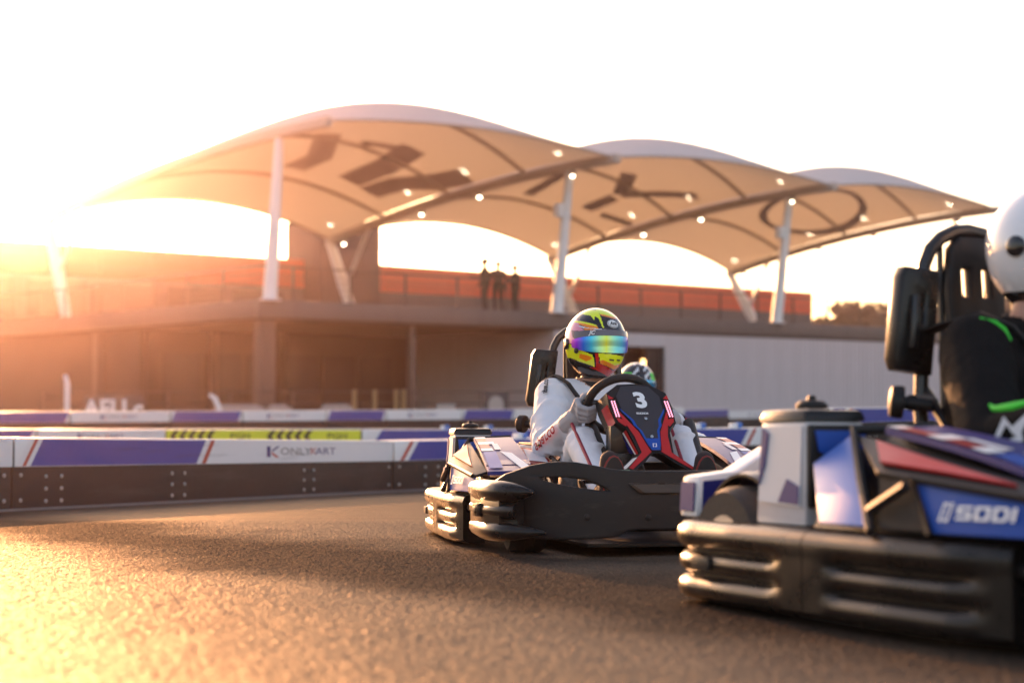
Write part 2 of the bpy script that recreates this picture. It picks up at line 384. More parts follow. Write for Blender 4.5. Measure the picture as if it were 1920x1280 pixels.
# asphalt
def asphalt():
    m = bpy.data.materials.new('track asphalt'); m.use_nodes = True; n = m.node_tree; b = n.nodes['Principled BSDF']; L = n.links.new
    tc = n.nodes.new('ShaderNodeTexCoord')
    def noise(sc, det, rough=.55):
        z = n.nodes.new('ShaderNodeTexNoise'); z.inputs['Scale'].default_value = sc; z.inputs['Detail'].default_value = det; z.inputs['Roughness'].default_value = rough
        L(tc.outputs['Object'], z.inputs['Vector']); return z
    vo = n.nodes.new('ShaderNodeTexVoronoi'); vo.inputs['Scale'].default_value = 105; L(tc.outputs['Object'], vo.inputs['Vector'])
    vo2 = n.nodes.new('ShaderNodeTexVoronoi'); vo2.inputs['Scale'].default_value = 230; L(tc.outputs['Object'], vo2.inputs['Vector'])
    # rubbered racing line: a soft dark band across the near track, broken up by noise
    sp = n.nodes.new('ShaderNodeSeparateXYZ'); L(tc.outputs['Object'], sp.inputs[0])
    def mth(op, a, b=None, c=None):
        q = n.nodes.new('ShaderNodeMath'); q.operation = op
        for k, v in enumerate((a, b, c)):
            if v is None: continue
            if isinstance(v, (int, float)): q.inputs[k].default_value = v
            else: L(v, q.inputs[k])
        return q.outputs[0]
    rn = noise(.8, 4)
    acr = mth('ADD', mth('MULTIPLY_ADD', sp.outputs[0], .809, mth('MULTIPLY', sp.outputs[1], .588)), mth('MULTIPLY_ADD', rn.outputs[0], 1.3, -.65 - 2.62))
    cr = n.nodes.new('ShaderNodeMapRange'); cr.interpolation_type = 'SMOOTHSTEP'; cr.inputs[1].default_value = .15; cr.inputs[2].default_value = .85
    L(mth('ABSOLUTE', acr), cr.inputs[0])
    mp = n.nodes.new('ShaderNodeMapping'); mp.inputs['Rotation'].default_value = (0, 0, R(54)); mp.inputs['Scale'].default_value = (.12, 5.5, 1); L(tc.outputs['Object'], mp.inputs['Vector'])
    sk = n.nodes.new('ShaderNodeTexNoise'); sk.inputs['Scale'].default_value = 1.0; sk.inputs['Detail'].default_value = 3; L(mp.outputs[0], sk.inputs['Vector'])
    skm = n.nodes.new('ShaderNodeMapRange'); skm.inputs[1].default_value = .58; skm.inputs[2].default_value = .70; skm.inputs[3].default_value = 1; skm.inputs[4].default_value = .42; L(sk.outputs[0], skm.inputs[0])
    big = noise(.7, 5)
    c1 = n.nodes.new('ShaderNodeMix'); c1.data_type = 'RGBA'; c1.inputs[6].default_value = (.017, .012, .0095, 1); c1.inputs[7].default_value = (.042, .029, .019, 1)
    L(cr.outputs[0], c1.inputs[0])
    c2 = n.nodes.new('ShaderNodeMix'); c2.data_type = 'RGBA'; c2.blend_type = 'MULTIPLY'; c2.inputs[0].default_value = .7
    L(c1.outputs[2], c2.inputs[6])
    g = n.nodes.new('ShaderNodeValToRGB'); g.color_ramp.elements[0].color = (.35, .35, .35, 1); g.color_ramp.elements[1].color = (1.6, 1.55, 1.5, 1)
    L(vo.outputs['Color'], g.inputs[0]); L(g.outputs[0], c2.inputs[7])
    rr = n.nodes.new('ShaderNodeMapRange'); rr.inputs[3].default_value = .6; rr.inputs[4].default_value = .48
    L(cr.outputs[0], rr.inputs[0])
    ad = n.nodes.new('ShaderNodeMath'); ad.operation = 'MULTIPLY_ADD'; ad.inputs[1].default_value = .5
    L(vo2.outputs['Distance'], ad.inputs[0]); L(vo.outputs['Distance'], ad.inputs[2])
    ad2 = n.nodes.new('ShaderNodeMath'); ad2.operation = 'MULTIPLY_ADD'; ad2.inputs[1].default_value = 1.2
    L(noise(14, 5).outputs[0], ad2.inputs[0]); L(ad.outputs[0], ad2.inputs[2])
    bp = n.nodes.new('ShaderNodeBump'); bp.inputs['Strength'].default_value = .6; bp.inputs['Distance'].default_value = .006; bp.invert = True
    L(ad2.outputs[0], bp.inputs['Height'])
    bp2 = n.nodes.new('ShaderNodeBump'); bp2.inputs['Strength'].default_value = .5; bp2.inputs['Distance'].default_value = .05
    L(big.outputs[0], bp2.inputs['Height']); L(bp2.outputs[0], bp.inputs['Normal'])
    df = n.nodes.new('ShaderNodeBsdfDiffuse'); df.inputs['Roughness'].default_value = .6; gl = n.nodes.new('ShaderNodeBsdfGlossy'); gl.inputs['Color'].default_value = (1, .88, .74, 1); ms = n.nodes.new('ShaderNodeMixShader')
    c3 = n.nodes.new('ShaderNodeMix'); c3.data_type = 'RGBA'; c3.blend_type = 'MULTIPLY'; c3.inputs[0].default_value = 1; L(c2.outputs[2], c3.inputs[6]); L(skm.outputs[0], c3.inputs[7]); L(c3.outputs[2], df.inputs['Color']); L(bp.outputs[0], df.inputs['Normal']); L(bp.outputs[0], gl.inputs['Normal']); L(rr.outputs[0], gl.inputs['Roughness'])
    fm = n.nodes.new('ShaderNodeMapRange'); fm.inputs[3].default_value = .035; fm.inputs[4].default_value = .085; L(cr.outputs[0], fm.inputs[0]); L(fm.outputs[0], ms.inputs[0])
    L(df.outputs[0], ms.inputs[1]); L(gl.outputs[0], ms.inputs[2]); L(ms.outputs[0], n.nodes['Material Output'].inputs[0]); n.nodes.remove(b)
    return m
M['asphalt'] = asphalt()
M['beam'] = mat('warm grey beam paint', (.40, .35, .30), .5)

# ------------------------------------------------------------------ ground
SLOPE = -.0323
def ss(a, b, t):
    t = min(1, max(0, (t - a) / (b - a))); return t * t * (3 - 2 * t)
def gz(x, y):
    s = SLOPE * y; k = .02; d = s + .445
    z = (s + -.445 + math.sqrt(d * d + k * k)) / 2 if y > 5 else s
    z = max(s, -.445) if abs(d) > .2 else (s - .445) / 2 + math.sqrt(d * d / 4 + k * k / 16)
    if y < -3: z = SLOPE * -3
    z += .16 * ss(21, 24.5, y) * (1 - ss(33, 42, y))
    z += .24 * ss(2.6, 4.2, x) * ss(14.5, 18.5, y) * (1 - ss(20, 24, y))
    return z
xs = sorted(set([-420, -250, -150, -90, -60, -40, -30] + [round(-25 + .5 * i, 2) for i in range(101)] + [30, 40, 60, 90, 150, 250, 420]))
ys = sorted(set([-60, -20, -8] + [round(-4 + .5 * i, 2) for i in range(100)] + [50, 60, 80, 110, 160, 240, 340, 440]))
g = MB()
g.add([(x, y, gz(x, y)) for y in ys for x in xs], [(j * len(xs) + i, j * len(xs) + i + 1, (j + 1) * len(xs) + i + 1, (j + 1) * len(xs) + i) for j in range(len(ys) - 1) for i in range(len(xs) - 1)])
tag(g.build('track', M['asphalt']), 'sunlit rough dark asphalt of the kart track', None, kind='structure')

# the near track carries its real grain: a fine sheet of pebbly relief lying on it
def grain_sheet(x0, x1, y0, y1, st):
    nx = int((x1 - x0) / st) + 1; ny = int((y1 - y0) / st) + 1
    rg = np.random.default_rng(5); base = rg.standard_normal((ny, nx))
    fx = np.fft.fftfreq(nx)[None, :]; fy = np.fft.fftfreq(ny)[:, None]; q2 = fx * fx + fy * fy
    F = np.fft.fft2(base); out = np.zeros((ny, nx))
    for wl, am in ((.0055, .0008), (.0115, .00032), (.11, .0006), (.6, .002)):
        sg = wl / st / 2.2; g_ = np.real(np.fft.ifft2(F * np.exp(-2 * (math.pi * sg) ** 2 * q2))); g_ = g_ / g_.std()
        if wl < .02: g_ = np.tanh(g_ * .9) + .35 * g_
        out += am * g_
        F = np.fft.fft2(rg.standard_normal((ny, nx)))
    X = np.linspace(x0, x1, nx); Y = np.linspace(y0, y1, ny)
    ed = np.minimum(np.minimum(X - x0, x1 - X)[None, :], np.minimum(Y - y0, y1 - Y)[:, None]); fade = np.clip(ed / .6, 0, 1)
    Z = np.array([gz(0, y) for y in Y])[:, None] + .001 + (out + .005) * fade
    co = np.empty((ny, nx, 3), dtype=np.float32); co[..., 0] = X[None, :]; co[..., 1] = Y[:, None]; co[..., 2] = Z
    idx = np.arange(ny * nx).reshape(ny, nx); q = np.stack([idx[:-1, :-1], idx[:-1, 1:], idx[1:, 1:], idx[1:, :-1]], -1).reshape(-1)
    n = len(q) // 4; me = bpy.data.meshes.new('asphalt_grain'); me.vertices.add(nx * ny); me.vertices.foreach_set('co', co.reshape(-1))
    me.loops.add(n * 4); me.loops.foreach_set('vertex_index', q.astype(np.int32)); me.polygons.add(n); me.polygons.foreach_set('loop_start', np.arange(n, dtype=np.int32) * 4)
    me.update(calc_edges=True); me.shade_smooth(); me.materials.append(M['asphalt'])
    o = bpy.data.objects.new('asphalt_grain', me); COL.objects.link(o)
    tag(o, 'coarse pebbly grain of the near sunlit asphalt', None, kind='structure')
grain_sheet(-2.7, 2.7, 2.0, 8.4, .0062)

# hill far right, scrub on it
hb = MB(); rnd = random.Random(3)
def hz(x, y):
    x, y = x * 2, y * 2; a = ss(20, 75, x) * (1 - .35 * ss(150, 330, x)) * ss(215, 330, y)
    return -.5 + 10.2 * a + .9 * math.sin(x * .07) * a + .6 * math.sin(x * .19 + 1) * a
hx = [5 + 4 * i for i in range(44)]; hy = [108 + 6 * i for i in range(16)]
hb.add([(x, y, hz(x, y)) for y in hy for x in hx], [(j * 44 + i, j * 44 + i + 1, (j + 1) * 44 + i + 1, (j + 1) * 44 + i) for j in range(15) for i in range(43)])
tag(hb.build('hill', M['hillside']), 'hazy scrub covered hill beyond the right end of the building', None, kind='structure')
tb = MB()
for i in range(700):
    x = rnd.uniform(20, 95); y = rnd.uniform(118, 168); r = rnd.uniform(.5, 1.15); z0 = hz(x, y)
    for k in range(6):
        c = Vector((x + rnd.uniform(-r, r), y + rnd.uniform(-r, r), z0 + rnd.uniform(.2, 1.0) * r)); q = r * rnd.uniform(.35, .7)
        P = [c + Vector((rnd.uniform(-1, 1), rnd.uniform(-1, 1), rnd.uniform(-.8, 1))).normalized() * q for _ in range(9)]
        for _ in range(10): tb.add(rnd.sample(P, 3), [(0, 1, 2)])
tag(tb.build('treeline', M['bush'], smooth=0), 'far bushes along the crest of the hill', None, kind='stuff')

# ------------------------------------------------------------------ building (level, corner at C0)
C0 = Vector((-7.88, 49.75, 0)); EU = Vector((.7677, .6408, 0)); EV = Vector((-.6408, .7677, 0)); UP = Vector((0, 0, 1))
def bp_(s, v, z): return C0 + EU * s + EV * v + UP * (z + CAMZ)      # z measured from camera height
RB = Matrix((EU, EV, UP)).transposed()
bld = thing('pavilion_building', 'low dark karting pavilion with flat deck and pale wall behind the barriers', 'building', C0)
bld_off = -Vector(C0)
def bpart(mb, name, m, bevel=0, parent=bld, smooth=35):
    mb.v = [tuple(Vector(p) + bld_off) for p in mb.v]
    return mb.build(name, m, parent, smooth, bevel)
def bbox(s0, s1, v0, v1, z0, z1, mb=None):
    mb = mb or MB()
    return mb.box(bp_((s0 + s1) / 2, (v0 + v1) / 2, (z0 + z1) / 2), (s1 - s0, v1 - v0, z1 - z0), 0, RB)
GZ = -.86
bpart(bbox(0, 46, 0, 34, 2.95, 3.03), 'deck', M['concrete'])
bpart(bbox(-.02, 46, -.03, .22, 2.5, 3.06), 'fascia', M['fascia'], .01)
bpart(bbox(-.02, .22, .22, 34, 2.5, 3.06), 'fascia', M['fascia'], .01)
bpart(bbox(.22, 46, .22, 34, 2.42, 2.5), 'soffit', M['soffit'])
# ground floor: recessed dark front to the left, pale cladding to the right
bpart(bbox(12.3, 12.5, .3, 9, GZ, 2.42), 'side_wall', M['wallpanel'])
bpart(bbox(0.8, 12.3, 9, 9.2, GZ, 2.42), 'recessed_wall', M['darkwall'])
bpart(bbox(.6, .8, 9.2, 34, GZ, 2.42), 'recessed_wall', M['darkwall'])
src = None
k = 0; s = 12.3
while s < 45.4:
    wd = 1.1
    if abs(s - 15.6) < .01:
        s = 17.8; continue
    e = s + wd
    mb = MB()
    n = 8
    prof = []
    for i in range(n):
        a = s + .004 + (wd - .008) * i / n; b = (wd - .008) / n
        d = .0 if i % 2 else -.014
        prof += [(a, d), (a + b, d)]
    P = [bp_(q, .06 + d, GZ) for q, d in prof] + [bp_(s + wd - .004, .3, GZ), bp_(s + .004, .3, GZ)]
    if src is None:
        mb.prism(P, UP * (2.42 - GZ)); mb.v = [tuple(Vector(p) - bp_(s, 0, GZ)) for p in mb.v]
        src = mb.build('wall_panel', M['wallpanel'], bld); src.location = bp_(s, 0, GZ) + bld_off
    else: inst(src, 'wall_panel', bld, bp_(s, 0, GZ) + bld_off)
    s = round(e, 3)
bpart(bbox(15.6, 17.8, -.0, .3, 1.92, 2.42), 'door_lintel', M['wallpanel'])
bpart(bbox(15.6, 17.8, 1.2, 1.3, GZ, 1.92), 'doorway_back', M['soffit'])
dr = bpart(bbox(17.0, 17.75, .12, .18, GZ, 1.9), 'door', M['darkwall'], .01)
bpart(bbox(17.05, 17.12, .05, .12, .15, .3), 'handle', M['steel'], 0, dr)
dr.children[0].matrix_parent_inverse = Matrix() if dr.children else Matrix()
for o_, s_ in ((15.56, 15.64), (17.76, 17.84)):
    bpart(bbox(o_, s_, -.04, .1, GZ, 1.95), 'door_frame', M['fascia'])
for s_, v_, ww in ((.28, .28, .5), (6.1, .35, .22), (.3, 12, .4), (.3, 24, .4), (6.1, 8.6, .3), (3.2, 8.6, .25)):
    bpart(bbox(s_, s_ + ww, v_, v_ + ww, GZ, 2.42), 'pillar', M['tower'], .02)
# glazing bars in the recess
for i in range(6):
    bpart(bbox(1.4 + 1.7 * i, 2.9 + 1.7 * i, 8.9, 8.96, GZ + .3, 1.6), 'window', M['glass'])
# back upper wall behind the deck
HW = 6.6
P0 = Vector((-251 / 3000 * 79.2, 79.2, 0))
vb = (P0 - C0).dot(EV); sb = (P0 - C0).dot(EU)     # depth behind the front
e1 = Vector((565 / 3000 * 100.5, 100.5, 0)); send = (e1 - C0).dot(EU)
sstart = sb - 34
bpart(bbox(sstart, send, vb + .06, vb + .5, 3.03, HW - 1.36), 'upper_wall', M['concrete'])
bpart(bbox(sstart, send, vb + .12, vb + .45, HW - 1.36, HW - .06), 'parapet_core', M['darkwall'])
rc = None; ncol = int((send - sstart) / 2.4); pw = (send - sstart) / ncol
for i in range(ncol):
    for j in range(3):
        z0 = HW - 1.36 + .455 * j
        if rc is None:
            mb = MB().box((0, 0, 0), (pw - .025, .08, .435), 0, RB); rc = mb.build('cladding_panel', M['redclad'], bld, 35, .008, 1)
            rc.location = bp_(sstart + pw * (i + .5), vb + .06, z0 + .2175) + bld_off
        else: inst(rc, 'cladding_panel', bld, bp_(sstart + pw * (i + .5), vb + .06 + random.uniform(-.006, .006), z0 + .2175) + bld_off)
for i in range(7):
    a = sstart + 6 + 3.3 * i
    wf = bpart(bbox(a, a + 2.7, vb - .0, vb + .06, 3.5, 5.0), 'window', M['glass'])
# tower block: px 537..711
tc_ = Vector((-249 / 3000 * 77.5, 77.5, 0)); ts = (tc_ - C0).dot(EU); tv = (tc_ - C0).dot(EV)
for i in range(3):
    for j in range(4):
        bpart(bbox(ts - 3.4 + 1.14 * i, ts - 2.27 + 1.14 * i, tv - .05, tv, 3.03 + 1.35 * j, 4.36 + 1.35 * j), 'tower_panel', M['tower'], .008)
bpart(bbox(ts - 3.4, ts, tv, tv + 3.0, 3.03, 8.45), 'tower', M['tower'])

# railing round the deck edge
rl = thing('deck_railing', 'thin dark railing with wires along the deck edge', 'railing', C0)
pm = None
def rail_post(s, v):
    global pm
    if pm is None:
        mb = MB().box((0, 0, .54), (.05, .07, 1.08), 0, RB).box((0, 0, .01), (.14, .14, .02), 0, RB)
        pm = mb.build('post', M['rail'], rl, 35, .004, 1); pm.location = bp_(s, v, 3.06) + bld_off
    else: inst(pm, 'post', rl, bp_(s, v, 3.06) + bld_off)
for i in range(21): rail_post(1.3 + 2.2 * i, .1)
for i in range(1, 13): rail_post(.1, 2.4 * i)
def seg(mb, a, b, r): mb.tube([a, b], r, 6)
mb = MB(); seg(mb, bp_(.1, .1, 4.12), bp_(46, .1, 4.12), .028); bpart(mb, 'top_rail', M['rail'], 0, rl)
mb = MB(); seg(mb, bp_(.1, .1, 4.12), bp_(.1, 33, 4.12), .028); bpart(mb, 'top_rail', M['rail'], 0, rl)
for q in range(4):
    z = 3.26 + .2 * q
    mb = MB(); seg(mb, bp_(.1, .1, z), bp_(46, .1, z), .008); bpart(mb, 'wire', M['rail'], 0, rl)
    mb = MB(); seg(mb, bp_(.1, .1, z), bp_(.1, 33, z), .008); bpart(mb, 'wire', M['rail'], 0, rl)
mb = MB().box((0, 0, .8), (.5, .3, 1.6), 0).build('white_post', M['canopywhite'], None, 35, .03)
mb.location = bp_(.6, 27, 3.03); mb.scale = (.7, .7, .8); tag(mb, 'short white post standing at the left end of the deck', 'post')

# ------------------------------------------------------------------ canopy
can = thing('tensile_canopy', 'white three bay tensile canopy on leaning white columns over the deck', 'canopy', C0)
NF = [Vector((-5.77, 48.74, 8.4)), Vector((3.56, 56.25, 8.4)), Vector((12.76, 63.8, 8.4)), Vector((21.67, 71.6, 8.4))]
NB = [Vector((-18.6, 64.1, 7.11)), Vector((-7.93, 70.0, 6.82)), Vector((1.92, 76.8, 6.65)), Vector((11.5, 83.8, 6.5))]
def beam(i, t): return NF[i].lerp(NB[i], t) + UP * (.4 * 4 * t * (1 - t) + CAMZ)
def sag(t): return (.4 + 1.5 * (1 - (1 - min(t, .3) / .3) ** 2)) - .7 * ss(.3, 1, t)
def cs(i, u, t): return beam(i, t).lerp(beam(i + 1, t), u) + UP * (sag(t) * 4 * u * (1 - u) + .12)
def cpart(mb, name, m, smooth=35, bevel=0, parent=can):
    mb.v = [tuple(Vector(p) + bld_off) for p in mb.v]; return mb.build(name, m, parent, smooth, bevel)
NU, NT = 28, 36
for i in range(3):
    mb = MB()
    mb.add([cs(i, .01 + .98 * a / NU, b / NT) for b in range(NT + 1) for a in range(NU + 1)],
           [(b * (NU + 1) + a, b * (NU + 1) + a + 1, (b + 1) * (NU + 1) + a + 1, (b + 1) * (NU + 1) + a) for b in range(NT) for a in range(NU)])
    cpart(mb, 'membrane', M['membrane'], 80)
    for t in (0, .26, .52, .77, 1):
        mb = MB().tube([cs(i, a / 20, t) - UP * (.1 if 0 < t < 1 else .05) for a in range(21)], .085 if 0 < t < 1 else .05, 8)
        cpart(mb, 'rib', M['beam'])
for i in range(4):
    mb = MB().tube([beam(i, -.015 + 1.03 * k / 16) for k in range(17)], .24, 4, sq=(1, .8))
    cpart(mb, 'beam', M['beam'], 35, .03)
    b0 = Vector((-7.58, 50.0, 3.05)) + Vector((9.2, 7.68, 0)) * i + UP * CAMZ
    top = beam(i, .127) - UP * .2
    mb = MB().tube([b0, b0.lerp(top, .5), top], [.23, .19, .15], 14).lathe([(.36, 0), (.36, .05), (.25, .06)], b0 - UP * .02, UP, 14)
    cpart(mb, 'column', M['canopywhite'])
    nb = beam(i, 1.0) - UP * .15; bb = nb + Vector((1.3, -2.05, 0)); bb.z = 3.05 + CAMZ
    mb = MB().tube([bb, nb.lerp(bb, .5), nb], [.2, .26, .2], 12); cpart(mb, 'strut', M['canopywhite'])
    mb = MB().tube([nb.lerp(bb, .55), beam(i, .84) - UP * .15], .09, 8); cpart(mb, 'brace', M['canopywhite'])
    if i > 0:
        for t in (.12, .42, .63, .945):
            p = beam(i, t) - UP * .28
            mb = MB().lathe([(.05, .2), (.12, .1), (.13, 0), (.11, -.06)], p, UP, 10); lo = cpart(mb, 'lamp', M['lamphouse'])
            mb = MB().ellipsoid(p - UP * .05 , (.08, .08, .065), 10); bo = cpart(mb, 'bulb', M['lampglow'], 60, 0, lo)
            for sgn in (-1, 1):
                ld = bpy.data.lights.new('lamp_light', 'SPOT'); ld.energy = 95; ld.color = (1, .85, .6); ld.spot_size = R(19); ld.spot_blend = .8; ld.shadow_soft_size = .05
                lob = bpy.data.objects.new('lamp_light', ld); COL.objects.link(lob); lob.location = p + EU * sgn * .35 + UP * .1
                lob.rotation_euler = (-(EU * sgn * .55 + UP)).to_track_quat('Z', 'Y').to_euler()
    if i in (1, 2):
        p = b0.lerp(top, .72) - EU * .35
        mb = MB().box(p, (.28, .3, .5), 0, RB); cpart(mb, 'loudspeaker', M['canopywhite'], 35, .03)
# grey letters printed on the membrane, read from below: ribbons lying on the fabric
def ribbon(i, pts, wd):
    mb = MB(); V = []; n = 10
    full = []
    for a, b in zip(pts[:-1], pts[1:]):
        full += [(a[0] + (b[0] - a[0]) * k / n, a[1] + (b[1] - a[1]) * k / n) for k in range(n)]
    full.append(pts[-1])
    for k, (u, t) in enumerate(full):
        a = full[max(k - 1, 0)]; b = full[min(k + 1, len(full) - 1)]
        d = Vector(((b[0] - a[0]) * 12, (b[1] - a[1]) * 20)).normalized(); o = Vector((-d.y / 12, d.x / 20)) * wd / 2
        for sg in (-1, -.33, .33, 1): V.append(cs(i, min(.985, max(.015, u + o.x * sg)), min(.99, max(.01, t + o.y * sg))) - UP * .03)
    for k in range(len(full) - 1):
        for j in range(3): mb.add([V[k * 4 + j], V[k * 4 + j + 1], V[k * 4 + 5 + j], V[k * 4 + 4 + j]], [(0, 1, 2, 3)])
    return cpart(mb, 'printed_letter', M['membrane_print'], 80)
LETTERS = [
 (0, [(.53, .50), (.57, .56), (.62, .63), (.61, .72)], .95), (0, [(.66, .515), (.67, .5), (.73, .48), (.81, .45)], .5), (0, [(.775, .44), (.80, .57), (.79, .70)], 1.0), (0, [(.955, .42), (.93, .54), (.89, .61), (.875, .71)], .9),
 (1, [(.72, .47), (.82, .58)], .7), (1, [(.82, .58), (.88, .48), (.94, .39)], .45), (1, [(.82, .60), (.82, .71)], .6), (1, [(.88, .70), (.985, .66)], .5), (1, [(.55, .56), (.58, .74)], .6),
 (2, [(.80 + .155 * math.cos(a * math.pi / 14), .53 + .165 * math.sin(a * math.pi / 14)) for a in range(29)], .42)]
for i, pts, wd in LETTERS: ribbon(i, pts, wd)

# ------------------------------------------------------------------ people on the deck
def stand_person(label, s, v, h, face, arms, mats, hairm=None):
    """face: heading angle of the body (rad) about z; arms: list of (elbow, wrist) offsets per side"""
    mb = MB(); k = h / 1.78
    def P(x, y, z): return Vector((x, y, z)) * k
    for sx in (-1, 1):
        mb.capsule(P(.09 * sx, 0, .92), P(.10 * sx, .02, .5), .088 * k, .062 * k); mb.capsule(P(.10 * sx, .02, .5), P(.11 * sx, -.02, .09), .058 * k, .042 * k)
        mb.capsule(P(.11 * sx, -.03, .05), P(.13 * sx, .16, .035), .045 * k, .035 * k)
        e, w_ = arms[0 if sx < 0 else 1]
        mb.capsule(P(.19 * sx, 0, 1.42), P(*e), .055 * k, .043 * k); mb.capsule(P(*e), P(*w_), .042 * k, .03 * k); 
        wv = Vector(w_); d = (wv - Vector(e)).normalized() * .09; mb.capsule(P(*wv), P(*(wv + d)), .034 * k, .026 * k)
    mb.capsule(P(-.07, 0, .95), P(.07, 0, .95), .12 * k, .12 * k); mb.capsule(P(-.09, 0, 1.3), P(.09, 0, 1.3), .125 * k, .125 * k); mb.capsule(P(0, 0, .95), P(0, 0, 1.3), .135 * k, .14 * k)
    mb.capsule(P(-.15, 0, 1.43), P(.15, 0, 1.43), .065 * k, .065 * k)
    mb.capsule(P(0, 0, 1.42), P(0, .015, 1.58), .058 * k, .055 * k); mb.ellipsoid(P(0, .02, 1.67), (.086 * k, .105 * k, .122 * k))
    mb.ellipsoid(P(0, .12, 1.655), (.016 * k, .02 * k, .025 * k), 8)
    b = remesh(mb, .022, 4)
    for q, f in enumerate(b.f):
        c = sum((Vector(b.v[i]) for i in f), Vector()) / len(f) / k
        b.m[q] = 2 if c.z > 1.5 else (0 if c.z > .95 else 1)
    o = b.build('person', [mats[0], mats[1], M['skin']], None, 80)
    hb_ = MB().ellipsoid(P(0, -.005, 1.70), (.094 * k, .108 * k, .105 * k)); hb_.build('hair', M['hair'], o, 80)
    for sx in (-1, 1): MB().ellipsoid(P(.078 * sx, .0, 1.655), (.012 * k, .022 * k, .032 * k), 8).build('ear', M['skin'], o, 80)
    o.location = bp_(s, v, 3.035); o.rotation_euler = (0, 0, face); o.scale = (1.3, 1.3, .985); tag(o, label, 'person', 'people standing at the deck railing')
hang = lambda sx: ((.26 * sx, -.02, 1.14), (.25 * sx, .08, .9))
cross = lambda sx: ((.25 * sx, .05, 1.14), (-.04 * sx, .2, 1.18))
sp = lambda px: (lambda q: (-7.58 - 50 * q) / (.6408 * q - .7677))((px - 960) / 3000) + .385 + .5
stand_person('leftmost of the three onlookers, dark clothes, turned sideways at the railing', sp(914), .75, 1.90, R(75), [hang(-1), ((.2, .18, 1.16), (.08, .36, 1.2))], [M['shirt'], M['trousers']])
stand_person('middle onlooker seen from behind with broad dark back at the railing', sp(941), .8, 1.84, R(30), [hang(-1), hang(1)], [M['shirt2'], M['trousers']])
stand_person('rightmost of the three onlookers with folded bare arms, turned to the others', sp(968), .65, 1.74, R(120), [cross(-1), cross(1)], [M['shirt2'], M['trousers']])

# ------------------------------------------------------------------ barriers
bolt_src = [None]
def logo_print(mb, fn, h, mk=0, mr=1, mn=2):
    """K emblem + ONLYKART, centred; materials: dark, red, navy"""
    put(mb, fill2d([[(0, 0), (.28, 0), (.28, 1), (0, 1)]]), fn, mn, h * 1.3, h * 1.3, -h * 4.3, -h * .65)
    put(mb, fill2d([[(.36, .5), (1, -.05), (.72, -.05), (.36, .28)]]), fn, mr, h * 1.3, h * 1.3, -h * 4.3, -h * .65)
    put(mb, fill2d([[(.36, .6), (.8, 1), (1, 1), (.46, .5)]]), fn, mn, h * 1.3, h * 1.3, -h * 4.3, -h * .65)
    V, F = text2d('ONLY', h * 1.25, -.0008); put(mb, (V, F), fn, mk, 1, 1, -h * 1.25, 0)
    V, F = text2d('K', h * 1.25, .0); put(mb, (V, F), fn, mr, 1, 1, h * .68, 0)
    V, F = text2d('ART', h * 1.25, .0); put(mb, (V, F), fn, mn, 1, 1, h * 2.05, 0)
LOGO_X = [1.25]
